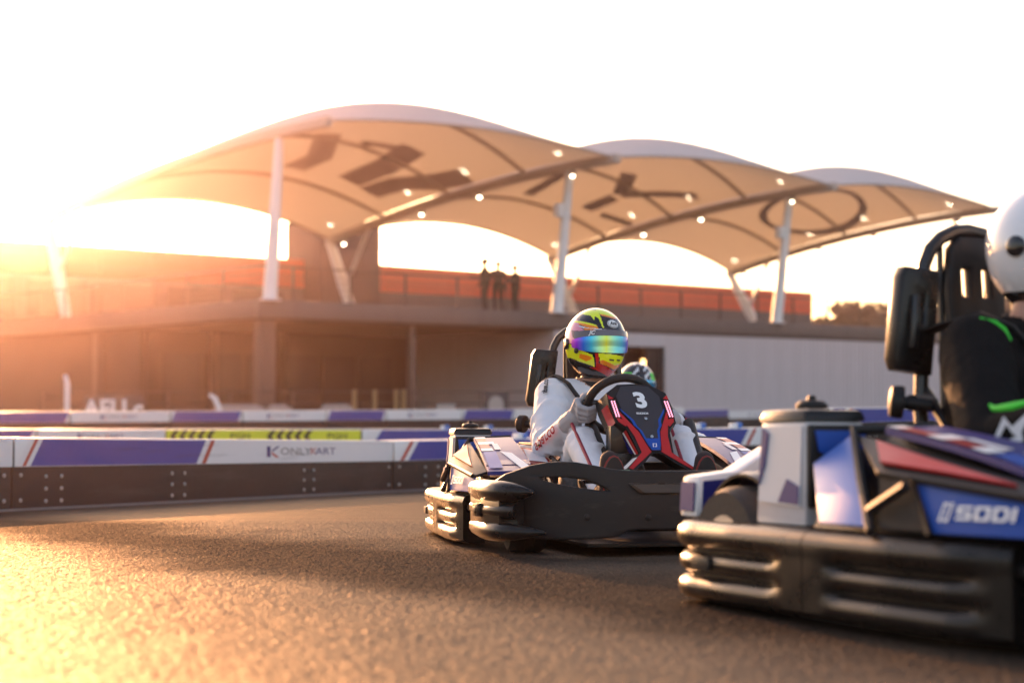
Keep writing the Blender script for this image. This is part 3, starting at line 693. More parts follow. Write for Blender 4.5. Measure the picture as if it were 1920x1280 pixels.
def barrier(p0, p1, fields, label, H=.43, strip=.17, bolts=(), joint=True, zb=None, group='track side barriers', caps=(), curve=0.0):
    """fields: list of (x0, x1, colour, slant, content) along the length, metres from p0"""
    p0 = Vector((*p0, 0)); p1 = Vector((*p1, 0)); L = (p1 - p0).length; e = (p1 - p0) / L; n = Vector((e.y, -e.x, 0))
    z0 = gz(p0.x, p0.y) if zb is None else zb; z1 = gz(p1.x, p1.y) if zb is None else zb
    root = thing('track_barrier', label, 'barrier', (p0.x, p0.y, z0), group)
    u = Vector((e.x, e.y, (z1 - z0) / L))
    f0 = lambda x, d, z: u * x + n * d + UP * z
    def bx(x0, x1, d0, d1, a, b, mm, name, bev=.006, par=root):
        mb = MB(); P = [f0(x, d, z) for z in (a, b) for d in (d0, d1) for x in (x0, x1)]
        mb.add(P, [(0, 2, 3, 1), (4, 5, 7, 6), (0, 1, 5, 4), (2, 6, 7, 3), (0, 4, 6, 2), (1, 3, 7, 5)])
        return mb.build(name, mm, par, 35, bev)
    bx(.006, L - .006, -.22, 0, 0.0, H - .012, M['rubber'], 'body', .015)
    bx(.01, L - .01, 0, .012, H - strip, H, M['canopywhite'], 'top_board', .003)
    bx(.0, L, -.225, .05, -.03, .012, M['lip'], 'base_lip', .004)
    bx(.01, L - .01, -.2, 0.011, H - .012 + .002, H + .004, M['canopywhite'], 'top_cap', .003)
    fn = lambda off: (lambda p: f0(p[0], .0125 + off, H - strip + .004 + p[1]))
    hs = strip - .008
    for (x0, x1, c, sl, content) in fields:
        mb = MB(); put(mb, ([(x0, 0), (x1, 0), (x1 + sl, hs), (x0 + sl, hs)], [(0, 1, 2, 3)]), fn(.0), 0)
        mb.build('print_field', M[c], root, 0)
        if content == 'logo':
            mb = MB(); xc = (x0 + x1) / 2 + .04
            lx = LOGO_X[0]; logo_print(mb, lambda p: fn(.0015)((p[0] * lx + xc, p[1] + hs / 2)), .062)
            mb.build('printed_logo', [M['black_print'], M['bar_red'], M['navy']], root, 0)
        if content == 'chev':
            m_ = (x1 - x0) / 2
            for half in (0, 1):
                for k in range(5):
                    mb = MB()
                    a = x0 + half * m_ + .04 + k * m_ * .47 / 5; q = m_ * .05
                    put(mb, fill2d([[(a, hs * .5), (a + q, .008), (a + 2 * q, .008), (a + q, hs * .5), (a + 2 * q, hs - .008), (a + q, hs - .008)]]), fn(.0015), 0)
                    mb.build('printed_chevron', M['black_print'], root, 0)
                mb = MB(); xc = x0 + half * m_ + m_ * .76
                V = text2d('PGH', .1, .001, xs=1.3); put(mb, V, lambda p: fn(.0015)((p[0] + xc, p[1] + hs / 2)), 0)
                mb.build('printed_letters', M['black_print'], root, 0)
    for (x, z) in bolts:
        q = f0(x, 0, z)
        if bolt_src[0] is None:
            b = MB().lathe([(.013, 0), (.013, .006), (.008, .011)], (0, 0, 0), (0, -1, 0), 8).build('bolt', M['bolt'], root); bolt_src[0] = b
            b.location = q; b.rotation_euler = (0, 0, math.atan2(e.y, e.x))
        else: inst(bolt_src[0], 'bolt', root, q, (0, 0, math.atan2(e.y, e.x)))
    for x in caps:
        bx(x, x + .055, -.10, -.03, H + .004, H + .06, M['capblue'], 'connector_cap', .008)
        bx(x - .055, x - .004, -.12, -.03, H + .004, H + .05, M['canopywhite'], 'connector_cap', .008)
    return root
def stripes(a, sl=.11): return [(a, a + .035, 'bar_white', sl, None), (a + .035, a + .055, 'bar_red', sl, None), (a + .055, a + .085, 'bar_white', sl, None)]
def bolts6(x): return [(x + d, z) for d in (-.07, .07) for z in (.05, .125, .2)]
ja, jb = [(-.0 + x, z) for x in (.07,) for z in (.06, .21)], None
LOGO_X[0] = 2.1
A0 = Vector((-2.97, 9.53)); AD = Vector((.424, .906)).normalized(); LA = 4.6
A1 = A0 + AD * LA
Am = A0 - AD * LA
barrier(Am, A0, [(0, 2.3, 'bar_blue', .0, None), (2.3, LA - .02, 'bar_white', 0, 'logo')], 'near barrier section cut by the left edge, white end with blue print', bolts=[(LA - .07, .06), (LA - .07, .21)] + bolts6(LA - 1.2))
fa = [(.02, .07, 'bar_white', .11, None), (.07, .10, 'bar_red', .11, None), (.10, .14, 'bar_white', .11, None), (.14, 1.80, 'bar_blue', .11, None), (1.80, 1.86, 'bar_white', .11, None), (1.86, 1.91, 'bar_red', .11, None), (1.91, LA - .13, 'bar_white', .11, 'logo')]
barrier(A0, A1, fa, 'nearest black barrier section with long blue field and white logo field beside kart 3', bolts=[(.07, .06), (.07, .21), (LA - .07, .06), (LA - .07, .21)] + bolts6(.36) + bolts6(1.61) + bolts6(3.27))
A2 = Vector((.75, 15.2)); L2 = (A2 - A1).length
barrier(A1, A2, [(.02, .07, 'bar_white', .11, None), (.07, .11, 'bar_red', .11, None), (.11, .16, 'bar_white', .11, None), (.16, L2 - .13, 'bar_blue', .11, None)], 'blue printed barrier section directly behind the helmeted driver of kart 3', bolts=[(.07, .06), (.07, .21)] + bolts6(.42) + bolts6(1.6), caps=(.9, 1.5))
A3 = Vector((3.3, 16.6)); L3 = (A3 - A2).length
barrier(A2, A3, [(.02, 1.75, 'bar_blue', .1, None)] + [(1.75, 1.81, 'bar_white', .1, None), (1.81, 1.85, 'bar_red', .1, None), (1.85, L3 - .12, 'bar_white', .1, None)], 'blue barrier section seen between kart 3 and the blurred kart', bolts=bolts6(.9) + bolts6(2.2), caps=(.5, .9, 1.3, 1.75), zb=-.375)
A4 = Vector((5.6, 20.2)); L4 = (A4 - Vector((3.6, 18.2))).length
barrier((3.6, 18.2), A4, [(.02, .28, 'bar_blue', .05, None)] + [(.28, .36, 'bar_white', .05, None), (.36, .42, 'bar_red', .05, None), (.42, L4 - .1, 'bar_blue', .05, None)], 'taller blue barrier section behind the tank of the blurred kart', bolts=bolts6(.9), zb=-.21, H=.45)
LOGO_X[0] = 1.25
# B: barrier across the middle, 20 m away
B = lambda px, d=20.2: Vector(((px - 960) / 3000 * d, d))
bb_ = [(-260, 70), (70, 312), (312, 678), (678, 1010), (1010, 1290)]
lab = ['pale blue middle barrier section at the left edge behind the near one', 'white middle barrier section with logo left of the yellow one', 'bright yellow barrier section with black chevrons', 'blue middle barrier section right of the yellow one', 'blue middle barrier section hidden behind kart 3']
for (a, b), l_, kind in zip(bb_, lab, ('blue', 'white', 'yellow', 'bluew', 'blue')):
    p, q = B(a), B(b); L = (q - p).length
    fl = {'blue': [(.01, L - .12, 'bar_blue', .1, None)], 'white': [(.02, L - .02, 'bar_white', 0, 'logo')], 'yellow': [(.01, L - .01, 'bar_yellow', 0, 'chev')],
          'bluew': [(.02, .14, 'bar_white', .1, None), (.16, L - .13, 'bar_blue', .1, None)]}[kind]
    barrier(p, q, fl, l_, zb=gz(p.x, p.y) - .025, caps=(1.05, 1.6) if kind == 'bluew' else ())
# C: far barrier
Cp = lambda px, d: Vector(((px - 960) / 3000 * d, d))
cs_ = [(-130, 23.6, -60, 'w'), (-60, 24, 132, 'b'), (132, 24.8, 320, 'w'), (320, 25.6, 455, 'b'), (455, 26.2, 612, 'w'), (612, 27, 724, 'b'), (724, 27.6, 866, 'w'), (866, 28.4, 965, 'b'), (965, 29, 1090, 'w'), (1090, 31, 1280, 'w'), (1280, 35, 1366, 'b'), (1366, 38, 1460, 'w'), (1460, 40, 1640, 'b')]
dd = [c[1] for c in cs_] + [42]
for i, (a, d, b, kd) in enumerate(cs_):
    p, q = Cp(a, d), Cp(b, dd[i + 1]); L = (q - p).length
    sl = .06
    where = ['at the left picture edge', 'left of the blurred sign', 'under the blurred sign', 'below the curved bench', 'left of the corner pillar', 'below the corner pillar', 'below the sunlit gold coloured posts', 'below the arch sign', 'beside the driver of kart 3', 'behind the driver of kart 3', 'under the doorway', 'right of the doorway', 'behind the blurred kart tank'][i]
    fl = [(.02, L - .02 - sl, 'bar_white', sl, 'logo')] if kd == 'w' else [(.02, L - .02 - sl, 'bar_blue', sl, None)]
    barrier(p, q, fl, 'far %s printed barrier section %s' % ('white' if kd == 'w' else 'blue', where), zb=gz((p.x + q.x) / 2, (p.y + q.y) / 2))

# ------------------------------------------------------------------ small things in front of the building
def at(px, d): return Vector(((px - 960) / 3000 * d, d, gz((px - 960) / 3000 * d, d)))
sg_ = None
for px, tall in ((665, 1.02), (703, 1.02), (743, 1.02), (757, 1.02)):
    p = at(px, 44); p.z = -.45
    mb = MB().tube([(0, 0, 0), (0, 0, .95)], .06, 10).ellipsoid((0, 0, .98), (.07, .07, .06), 10).lathe([(.18, 0), (.18, .03), (.06, .06)], (0, 0, 0), UP, 12)
    lb = {665: 'leftmost sunlit gold coloured post before the dark recess', 703: 'second sunlit gold coloured post from the left, standing alone', 743: 'third sunlit gold coloured post from the left, left one of the pair', 757: 'rightmost sunlit gold coloured post of the close pair'}[px]
    o = mb.build('gold_lit_post', M['gold_lit']); o.location = p; tag(o, lb, 'post', 'sunlit gold coloured posts before the recess')
# arch shaped sign
p = at(930, 45); p.z = -.45
sgn = thing('arch_sign', 'dark upright sign board with a pale arch shape on it', 'sign', p)
MB().box((0, 0, .5), (.72, .06, 1.0)).build('board', M['signdark'], sgn, 35, .01)
arch = [(-.24, .02)] + [(.21 * -math.cos(a * math.pi / 10), .62 + .24 * math.sin(a * math.pi / 10)) for a in range(11)] + [(.24, .02)]
mb = MB(); put(mb, fill2d([arch]), basis((0, -.032, 0), (1, 0, 0), (0, 0, 1), .001)); mb.build('arch_print', M['bench'], sgn, 0)
for px, nm in ((836, 'pale'),):
    p = at(836, 44); p.z = -.45
    o = MB().box((0, 0, .3), (.5, .35, .6)).box((0, 0, .62), (.54, .39, .04)).build('storage_box', M['bench'], None, 35, .015); o.location = p; tag(o, 'pale squat storage box left of the arch sign', 'box')
# white lettered sign on the left terrace
p = at(214, 40); p.z = -.4
sgn = thing('lettered_sign', 'low dark sign with blurred white letters on the left terrace', 'sign', p)
MB().box((0, 0, .42), (1.5, .05, .8)).build('board', M['signdark'], sgn, 35, .01)
mb = MB(); put(mb, text2d('AEU c', .6, .02, xs=.95), basis((0, -.028, .47), (1, 0, 0), (0, 0, 1))); mb.build('letters', M['print_white'], sgn, 0)
for sx in (-.6, .6): MB().box((sx, .05, .2), (.05, .05, .4)).build('leg', M['bench'], sgn)
# benches / curved chair frames
def bench(px, d, w_, label):
    p = at(px, d); p.z = -.42
    r = thing('tube_bench', label, 'bench', p, 'pale tube benches on the terrace')
    MB().tube([(-w_ / 2, 0, 0), (-w_ / 2, 0, .5), (-w_ / 2 + .06, 0, .56), (w_ / 2 - .06, 0, .56), (w_ / 2, 0, .5), (w_ / 2, 0, 0)], .035, 8).build('frame', M['bench'], r)
    MB().box((0, .3, .45), (w_ - .1, .45, .05)).build('seat', M['bench'], r, 35, .01)
    MB().tube([(-w_ / 2, .55, 0), (-w_ / 2, .55, .5), (w_ / 2, .55, .5), (w_ / 2, .55, 0)], .035, 8).build('rear_frame', M['bench'], r)
bench(448, 42, 1.15, 'pale tube bench just left of the corner pillar')
bench(522, 42, .5, 'small tube bench beside the corner pillar')
bench(630, 43, .75, 'pale tube bench left of the sunlit gold coloured posts')
p = at(405, 41); p.z = -.42
o = MB().tube([(.12, 0, 0), (.08, 0, .5), (-.02, 0, .75), (-.16, 0, .86)], [.07, .075, .07, .05], 8).lathe([(.16, 0), (.16, .03), (.07, .05)], (.12, 0, 0), UP, 10).build('curved_post', M['canopywhite']); o.location = p
tag(o, 'pale post with a bent top left of the tube bench', 'post')
p = at(124, 40); p.z = -.42
o = MB().tube([(.03, 0, 0), (.03, 0, 1.15), (-.03, 0, 1.35)], [.07, .07, .05], 8).lathe([(.16, 0), (.16, .03), (.07, .05)], (.03, 0, 0), UP, 10).build('lamp_bollard', M['canopywhite']); o.location = p
tag(o, 'tall pale bollard near the left edge of the terrace', 'bollard')
# terrace balustrade
tr = thing('terrace_railing', 'low dark railing along the terrace before the dark recess', 'railing', (0, 46, -.45))
xs_ = [-13.5 + 1.8 * i for i in range(9)]
pmx = None
for x in xs_:
    if pmx is None: pmx = MB().box((0, 0, .5), (.05, .05, 1.0)).build('post', M['rail'], tr); pmx.location = (x, 0, 0)
    else: inst(pmx, 'post', tr, (x, 0, 0))
for z in (.98, .65, .35): MB().tube([(xs_[0], 0, z), (xs_[-1], 0, z)], .022, 6).build('rail', M['rail'], tr)

# ------------------------------------------------------------------ the kart (x = driver's right, y = forward, z = up)
def arcpts(c, r, a0, a1, n): return [(c[0] + r * math.cos(a0 + (a1 - a0) * k / n), c[1] + r * math.sin(a0 + (a1 - a0) * k / n)) for k in range(n + 1)]
def bulge(c, r, n=6, fo=1.0): return [(c[0] + fo * r * math.cos(math.pi / 2 - math.pi * k / n), c[1] + r * math.sin(math.pi / 2 - math.pi * k / n)) for k in range(n + 1)]
RING = [(-.06, .198)] + bulge((-.002, .166), .034) + [(-.02, .13)] + bulge((0, .104), .024) + [(-.02, .077)] + bulge((0, .046), .028) + [(-.06, .016)]
def ringp(g):
    n_ = .027 * (1 - g) - .022 * g
    p = [(-.06, .198)] + bulge((-.002, .166), .033) + [(n_, .131)] + bulge((0, .104), .024) + [(n_, .077)] + bulge((0, .046), .028) + [(-.06, .016)]
    return [(max(q, .028 * (1 - g)) if (.03 < z < .178 and q > -.05) else q, z) for q, z in p]
def densify(pts, step=.025):
    out = []
    for a, b in zip(pts[:-1], pts[1:]):
        k = max(1, int((Vector(b) - Vector(a)).length / step)); out += [(a[0] + (b[0] - a[0]) * q / k, a[1] + (b[1] - a[1]) * q / k) for q in range(k)]
    return out + [pts[-1]]
def bumper(pts, dz=0.0, post=.09):
    P = densify(pts); L = [0]
    for a, b in zip(P[:-1], P[1:]): L.append(L[-1] + (Vector(b) - Vector(a)).length)
    mb = MB(); k = len(P); V = []
    for i in range(k):
        a = Vector(P[max(i - 1, 0)]); b = Vector(P[min(i + 1, k - 1)]); t = (b - a).normalized(); o = Vector((-t.y, t.x))
        pr = ringp(ss(post, post + .05, min(L[i], L[-1] - L[i]))); n = len(pr)
        V += [(P[i][0] + o.x * q, P[i][1] + o.y * q, z + dz) for q, z in pr]
    F = [(i * n + j, (i + 1) * n + j, (i + 1) * n + (j + 1) % n, i * n + (j + 1) % n) for i in range(k - 1) for j in range(n)]
    F += [tuple(range(n)), tuple((k - 1) * n + j for j in range(n - 1, -1, -1))]
    return mb.add(V, F)
def make_kart(label):
    K = thing('racing_kart', label, 'kart', (0, 0, 0), 'karts on the track')
    # rear bumper, rings all round the rear wheels
    half = [(.642, -.262), (.642, -.36), (.642, -.55), (.635, -.70)] + arcpts((.50, -.72), .135, 0, -math.pi / 2, 7) + [(.3, -.862)]
    path = half + [(-x, y) for x, y in reversed(half)]
    rb0 = bumper(path).build('rear_bumper', M['plastic'], K, 40)
    for sx in (1, -1): MB().box((.66 * sx, -.66, .105), (.02, .075, .03), 0).build('bumper_slot', M['black_print'], rb0, 35, .004)  # black block stands in for the shade of a square hole
    for sx in (1, -1):
        pth = [(.642, -.258), (.642, -.20), (.645, .0), (.635, .18), (.60, .30)]
        pth = [(x * sx, y) for x, y in pth]
        if sx > 0: pth = pth[::-1]
        # travel so that outward is to the left
        bumper(pth, .0, .07).build('side_bumper', M['plastic'], K, 40)
        # front corner: upper and lower lobes that run onto the front panel
        up_ = [(.56, .36), (.592, .45), (.60, .65), (.594, .80), (.572, .885), (.545, .93), (.51, .96), (.475, .98)]
        mb = MB().tube([(x * sx, y, .222) for x, y in up_], [.025, .036, .039, .039, .038, .033, .022, .006], 12)
        mb.tube([(x * sx, y, .09) for x, y in [(.56, .36), (.592, .45), (.60, .65), (.594, .80), (.572, .885), (.54, .938), (.49, .975), (.44, 1.0)]], [.025, .032, .034, .035, .034, .028, .018, .005], 12)
        pth = [(.555, .36), (.588, .45), (.595, .65), (.588, .80), (.555, .90), (.52, .935)]; pth = [(x * sx, y) for x, y in pth]
        if sx > 0: pth = pth[::-1]
        mb.sweep([(-.03, .235), (.02, .232), (.03, .215), (.03, .095), (.02, .078), (-.03, .07)], pth[:-1] if sx < 0 else pth[1:])
        mb.sweep([(-.03, .23), (.01, .225)] + bulge((.008, .158), .028, 5) + [(.01, .09), (-.03, .07)], pth)
        mb.build('front_bumper_corner', M['plastic'], K, 40)
        MB().box((.628 * sx, .74, .158), (.03, .07, .045), 0, Matrix.Rotation(R(8 * sx), 3, 'Z')).box((.636 * sx, .74, .158), (.02, .046, .026), 1, Matrix.Rotation(R(8 * sx), 3, 'Z')).build('bumper_slot', [M['plastic'], M['black_print']], K, 35, .006)  # inner black block paints the shade of the hole
    # front panel: outline in (x, z) with slots, bent in plan
    tl = [(.585, .215), (.578, .25), (.545, .275), (.47, .305), (.42, .315), (.377, .318), (.33, .316), (.27, .305), (.22, .294), (.17, .289), (.1, .288)]
    bl = [(.13, .105), (.17, .10), (.2, .082), (.25, .075), (.36, .07), (.5, .07), (.56, .075), (.588, .11), (.59, .17)]
    outline = tl + [(-x, z) for x, z in reversed(tl)] + [(-x, z) for x, z in reversed(bl)] + bl
    hole = [(.455, .277), (.36, .277), (.30, .268), (.245, .245), (.205, .222), (.25, .222), (.32, .231), (.40, .245), (.44, .258)]
    loops = [outline, hole, [(-x, z) for x, z in hole]]
    cuts = [-.66 + .06 * i for i in range(23)]
    V, F = plate3d(loops, .018, .006, cuts)
    fy = lambda x: 1.035 - .32 * abs(x / .66) ** 2.6
    mb = MB(); mb.add([(x, fy(x) + t - .02 - .1 * max(0, z - .2), z) for x, z, t in V], F)
    fp = mb.build('front_bumper_panel', M['panel'], K, 45)
    # middle slot: black plate in place of its shade; bolts
    mb = MB()
    sl_ = [(-.15, .248), (.15, .248), (.115, .222), (-.115, .222)]
    mb.prism([(x * 1.12, fy(x) + .0005, .235 + (z - .235) * 1.35) for x, z in sl_], (0, .004, 0)); mb.build('slot_frame', M['plastic'], fp, 35, .002)
    mb = MB().prism([(x, fy(x) + .0045, z) for x, z in sl_], (0, .002, 0)); mb.build('slot', M['black_print'], fp, 0)
    for x, z in ((.5, .14), (.3, .14), (-.5, .14), (-.3, .14), (.1, .14), (-.1, .14)):
        MB().lathe([(.011, 0), (.011, .003), (.006, .005)], (x, fy(x) - .004, z), (0, 1, 0), 10).build('bolt', M['panel'], fp)
    # floor, chassis
    MB().prism([(.30, -.62, .035), (-.30, -.62, .035), (-.34, .1, .035), (-.28, .9, .035), (.28, .9, .035), (.34, .1, .035)], (0, 0, .012)).build('floor_pan', M['panel'], K, 35, .003)
    mb = MB()
    for sx in (1, -1):
        mb.tube([(.3 * sx, -.75, .08), (.31 * sx, 0, .08), (.24 * sx, .4, .09), (.3 * sx, .9, .1)], .016, 8)
        mb.tube([(.3 * sx, .35, .1), (.6 * sx, .33, .15), (.6 * sx, -.25, .17), (.3 * sx, -.3, .1)], .014, 8)
        mb.tube([(.25 * sx, .93, .12), (.3 * sx, .90, .255), (.2 * sx, .89, .262), (0.0, .885, .263)], .012, 8)
    mb.tube([(-.3, -.75, .08), (.3, -.75, .08)], .016, 8); mb.tube([(-.3, .85, .1), (.3, .85, .1)], .016, 8)
    mb.tube([(-.5, -.68, .14), (.5, -.68, .14)], .02, 10)
    mb.build('chassis', M['frame'], K)
    # wheels
    for (x, y, r, wd, nm) in ((.49, -.68, .14, .20, 0), (-.49, -.68, .14, .20, 0), (.44, .58, .118, .13, 0), (-.44, .58, .118, .13, 0)):
        wdh = wd / 2
        t = MB().lathe([(r * .55, -wdh), (r * .9, -wdh), (r * .98, -wdh * .8), (r, -wdh * .55), (r, -wdh * .28), (r * .975, -wdh * .27), (r * .975, -wdh * .22), (r, -wdh * .2), (r, wdh * .2), (r * .975, wdh * .22), (r * .975, wdh * .27), (r, wdh * .28), (r, wdh * .55), (r * .98, wdh * .8), (r * .9, wdh), (r * .55, wdh)], (x, y, r), (1, 0, 0), 28)
        wo = t.build('wheel', M['tyre'], K, 30)
        MB().lathe([(r * .52, -wdh * 1.01), (r * .5, -wdh * .6), (.03, -wdh * .5), (.03, wdh * .5), (r * .5, wdh * .6), (r * .52, wdh * 1.01)], (x, y, r), (1, 0, 0), 20).build('rim', M['bolt'], wo, 30)
    # guard over rear wheels
    for sx in (1, -1):
        pts = [Vector((.49 * sx, -.68 + .165 * math.cos(a), .14 + .165 * math.sin(a))) for a in [R(40 + 11 * q) for q in range(10)]]
        MB().tube(pts, .055, 8, sq=(.16, 1.0)).build('wheel_guard', M['plastic'], K, 40)
    # side pods
    for sx in (1, -1):
        X = lambda x, y, z: (x * sx, y, z)
        A0_, A1_ = (.645, -.235, .215), (.58, -.342, .335); B0_, B1_ = (.655, -.05, .215), (.525, -.275, .398)
        mb = MB()
        def slab(pts, m_, mbx, th=.008):
            P = [Vector(X(*p)) for p in pts]; nrm = (P[1] - P[0]).cross(P[2] - P[0]).normalized()
            if nrm.x * sx < 0 and abs(nrm.x) > .3: nrm = -nrm
            elif nrm.z < 0 and abs(nrm.x) <= .3: nrm = -nrm
            mbx.prism([p - nrm * th for p in P], nrm * th, m_)
        # body shell: hull of the pod
        shell = [X(.60, -.32, .20), X(.615, .0, .20), X(.59, .40, .20), X(.33, .46, .20), X(.30, -.20, .20), X(.36, -.32, .20)]
        topo = [X(.50, -.29, .365), X(.49, -.165, .392), X(.535, .38, .262), X(.37, .44, .272), X(.345, -.16, .392), X(.37, -.29, .365)]
        n = 6
        mb.add(shell + topo, [(i, (i + 1) % n, (i + 1) % n + n, i + n) for i in range(n)] + [tuple(range(n)), tuple(range(2 * n - 1, n - 1, -1))])
        pod = mb.build('side_pod', M['panel'], K, 35, .006)
        mb = MB(); slab([A0_, B0_, B1_, A1_], 0, mb, .01); mb.build('rear_fin', M['blue'] if False else M['fin'], pod, 35, .003)
        MB().tube([X(.662, -.04, .205), X(.60, -.15, .308), X(.528, -.268, .405), X(.37, -.20, .412)], .011, 8).build('ridge', M['panel'], pod)
        mb = MB(); slab([(.657, .134, .210), (.616, .43, .210), (.602, .43, .262), (.644, .074, .303)], 0, mb, .012); sp_ = mb.build('side_panel', M['blue'], pod, 35, .003)
        # shelf above the side panel, red triangle
        q00, q01, q10, q11 = Vector((.53, -.25, .396)), Vector((.638, -.05, .322)), Vector((.55, .40, .284)), Vector((.604, .43, .270))
        mb = MB(); slab([tuple(q01), tuple(q11), tuple(q10), tuple(q00)], 0, mb, .012); mb.build('shelf', M['panel'], pod, 35, .003)
        Q = lambda u, v_: q00.lerp(q10, u).lerp(q01.lerp(q11, u), v_) + Vector((.007, -.001, .009))
        mb = MB(); P = [Q(.10, .14), Q(.4, .34), Q(.76, .6), Q(.4, .72), Q(.06, .8)]
        mb.prism([X(*p) for p in P], (-.004 * sx, 0, -.006)); mb.build('red_triangle', M['red'], pod, 35)
        # intake: matte dark slab in place of the opening's shade, behind an inclined bar
        mb = MB(); slab([(.650, -.03, .212), (.648, .125, .212), (.634, .07, .30), (.628, -.055, .318)], 0, mb, .03); mb.build('intake', M['soffit'], pod, 35)
        MB().tube([X(.662, -.045, .245), X(.652, .055, .295)], .011, 6).build('intake_bar', M['panel'], pod)
        MB().tube([X(.662, .132, .206), X(.650, .07, .310), X(.608, .435, .268)], .009, 6).build('side_panel_edge', M['panel'], pod)
        # top plate: navy with red band and white flashes
        def tp(u, v, off=.0):      # u across (0 outer..1 inner), v along (0 rear..1 front)
            a = Vector((.525, -.165, .403)); b = Vector((.375, -.165, .408)); c = Vector((.55, .42, .278)); d = Vector((.385, .46, .283))
            p = (a.lerp(b, u)).lerp(c.lerp(d, u), v); p.z += .006 + off + .012 * math.sin(math.pi * v); p.x *= sx; return p
        def tq(poly, mm, name, off):
            mb = MB(); V_ = [tp(u, v, off) for u, v in poly]; mb.poly(V_); return mb.build(name, mm, pod, 0)
        g_ = MB(); nn = 8
        for k in range(nn):
            P = [tp(0, k / nn), tp(1, k / nn), tp(1, (k + 1) / nn), tp(0, (k + 1) / nn)]; Q = [p - Vector((0, 0, .014)) for p in P]
            g_.add(P + Q, [(0, 1, 2, 3), (7, 6, 5, 4), (0, 4, 5, 1), (1, 5, 6, 2), (2, 6, 7, 3), (3, 7, 4, 0)])
        g_.build('top_plate', M['navy'], pod, 35)
        for nm, mm, u0, u1, v0, v1 in (('white_flash', 'white', .02, .3, .0, .06), ('red_band', 'darkred', .02, .27, .06, .22), ('white_flash', 'white', .02, .42, .22, .31), ('red_band', 'darkred', .02, .27, .31, .45), ('white_flash', 'white', .02, .3, .45, .53), ('blue_band', 'blue', .05, .35, .55, .95), ('pale_flash', 'pale', .35, .5, .3, .5)):
            tq([(u0, v0), (u1, v0), (u1, v1), (u0, v1)], M[mm], nm, .0035)
        tq([(.45, .55), (.75, .98), (.98, .98), (.7, .6)], M['white'], 'white_flash', .0035)
        # inner plate with faint letters
        mb = MB()
        Pq = [X(.35, -.10, .375), X(.25, -.12, .36), X(.265, .17, .305), X(.37, .19, .315)]
        P = [Vector(p) for p in Pq]; mb.prism([p - Vector((0, 0, .012)) for p in P], (0, 0, .012)); ip = mb.build('inner_plate', M['darkred'], pod, 35, .003)
        fn = basis(tuple((P[0] + P[1] + P[2] + P[3]) / 4 + Vector((0, 0, .003))), tuple((P[2] - P[1]) if sx > 0 else (P[1] - P[2])), tuple((P[1] - P[2] + P[1] - P[0]) if False else ((P[1] - P[0]) if sx > 0 else (P[0] - P[1]) * -1)), .002)
        mb = MB(); mb.poly([p.lerp((P[0] + P[1] + P[2] + P[3]) / 4, .25) + Vector((0, 0, .002)) for p in P]); mb.build('pale_flash', M['pale'], pod, 0)
        MB().tube([X(.25, -.14, .37), X(.24, .2, .30)], .01, 6).build('inner_edge', M['panel'], pod)
        # SODI on the side panel
        a = Vector(X(.655, .135, .222)); b = Vector(X(.617, .43, .222)); c = Vector(X(.636, .135, .298))
        if sx > 0: fn = basis(tuple(a), tuple(b - a), tuple(c - a), .0) 
        else: fn = basis(tuple(b), tuple(a - b), tuple(c - a), .0)
        nrm = fn((0, 0, 1)) - fn((0, 0, 0)); of = .006 if nrm.x * sx > 0 else -.006
        mb = MB(); sodi(mb, (lambda p: fn((p[0] + .014, p[1] + .014, of))), .0265); mb.build('printed_word', M['print_white'], pod, 0)
    # tank with cap, right rear
    def tapered(cx, cy, z0, z1, wx, wy, k_, mm, name, par=K, bev=.008):
        mb = MB(); P = []
        for z, q in ((z0, 1), (z1, k_)):
            P += [(cx + i * wx / 2 * q, cy + j * wy / 2 * q, z) for i, j in ((-1, -1), (1, -1), (1, 1), (-1, 1))]
        mb.add(P, [(3, 2, 1, 0), (4, 5, 6, 7), (0, 1, 5, 4), (1, 2, 6, 5), (2, 3, 7, 6), (3, 0, 4, 7)]); return mb.build(name, mm, par, 35, bev)
    tx, ty = .50, -.455
    tk = tapered(tx, ty, .20, .425, .175, .19, .88, M['tank'], 'fuel_tank')
    mb = MB(); mb.prism([(tx + .0885, ty - .08, .25), (tx + .089, ty + .08, .24), (tx + .079, ty + .075, .415), (tx + .079, ty - .075, .415)], (.003, 0, 0)); mb.build('tank_side_decal', M['pale'], tk, 35)
    mb = MB(); mb.prism([(tx + .0825, ty - .07, .412), (tx + .0835, ty - .045, .40), (tx + .087, ty - .055, .33), (tx + .090, ty - .075, .285)], (.0035, 0, 0)); mb.build('tank_navy_flash', M['navy'], tk, 0)
    mb = MB(); mb.prism([(tx + .0915, ty + .00, .25), (tx + .0915, ty + .075, .245), (tx + .089, ty + .075, .285), (tx + .0885, ty + .03, .30)], (.003, 0, 0)); mb.build('tank_navy_flash', M['navy'], tk, 0)
    mb = MB(); mb.prism([(tx - .085, ty + .095, .24), (tx + .085, ty + .095, .24), (tx + .075, ty + .085, .418), (tx - .075, ty + .085, .418)], (0, .012, 0)); mb.build('tank_front_frame', M['panel'], tk, 35, .003)
    mb = MB(); mb.prism([(tx - .075, ty + .109, .30), (tx + .06, ty + .107, .36), (tx + .064, ty + .099, .405), (tx - .066, ty + .099, .405)], (0, .004, 0)); mb.build('tank_front_decal', M['blue'], tk, 0)
    tapered(tx, ty, .425, .452, .168, .182, .9, M['plastic'], 'tank_lid', tk, .01)
    MB().lathe([(.030, 0), (.036, .005), (.036, .012), (.028, .020), (.011, .023), (.008, .032)], (tx, ty, .452), (0, 0, 1), 20).build('filler_cap', M['panel'], tk)
    # engine cover left rear, rear cover
    ec = tapered(-.44, -.50, .18, .38, .30, .34, .8, M['pale'], 'engine_cover')
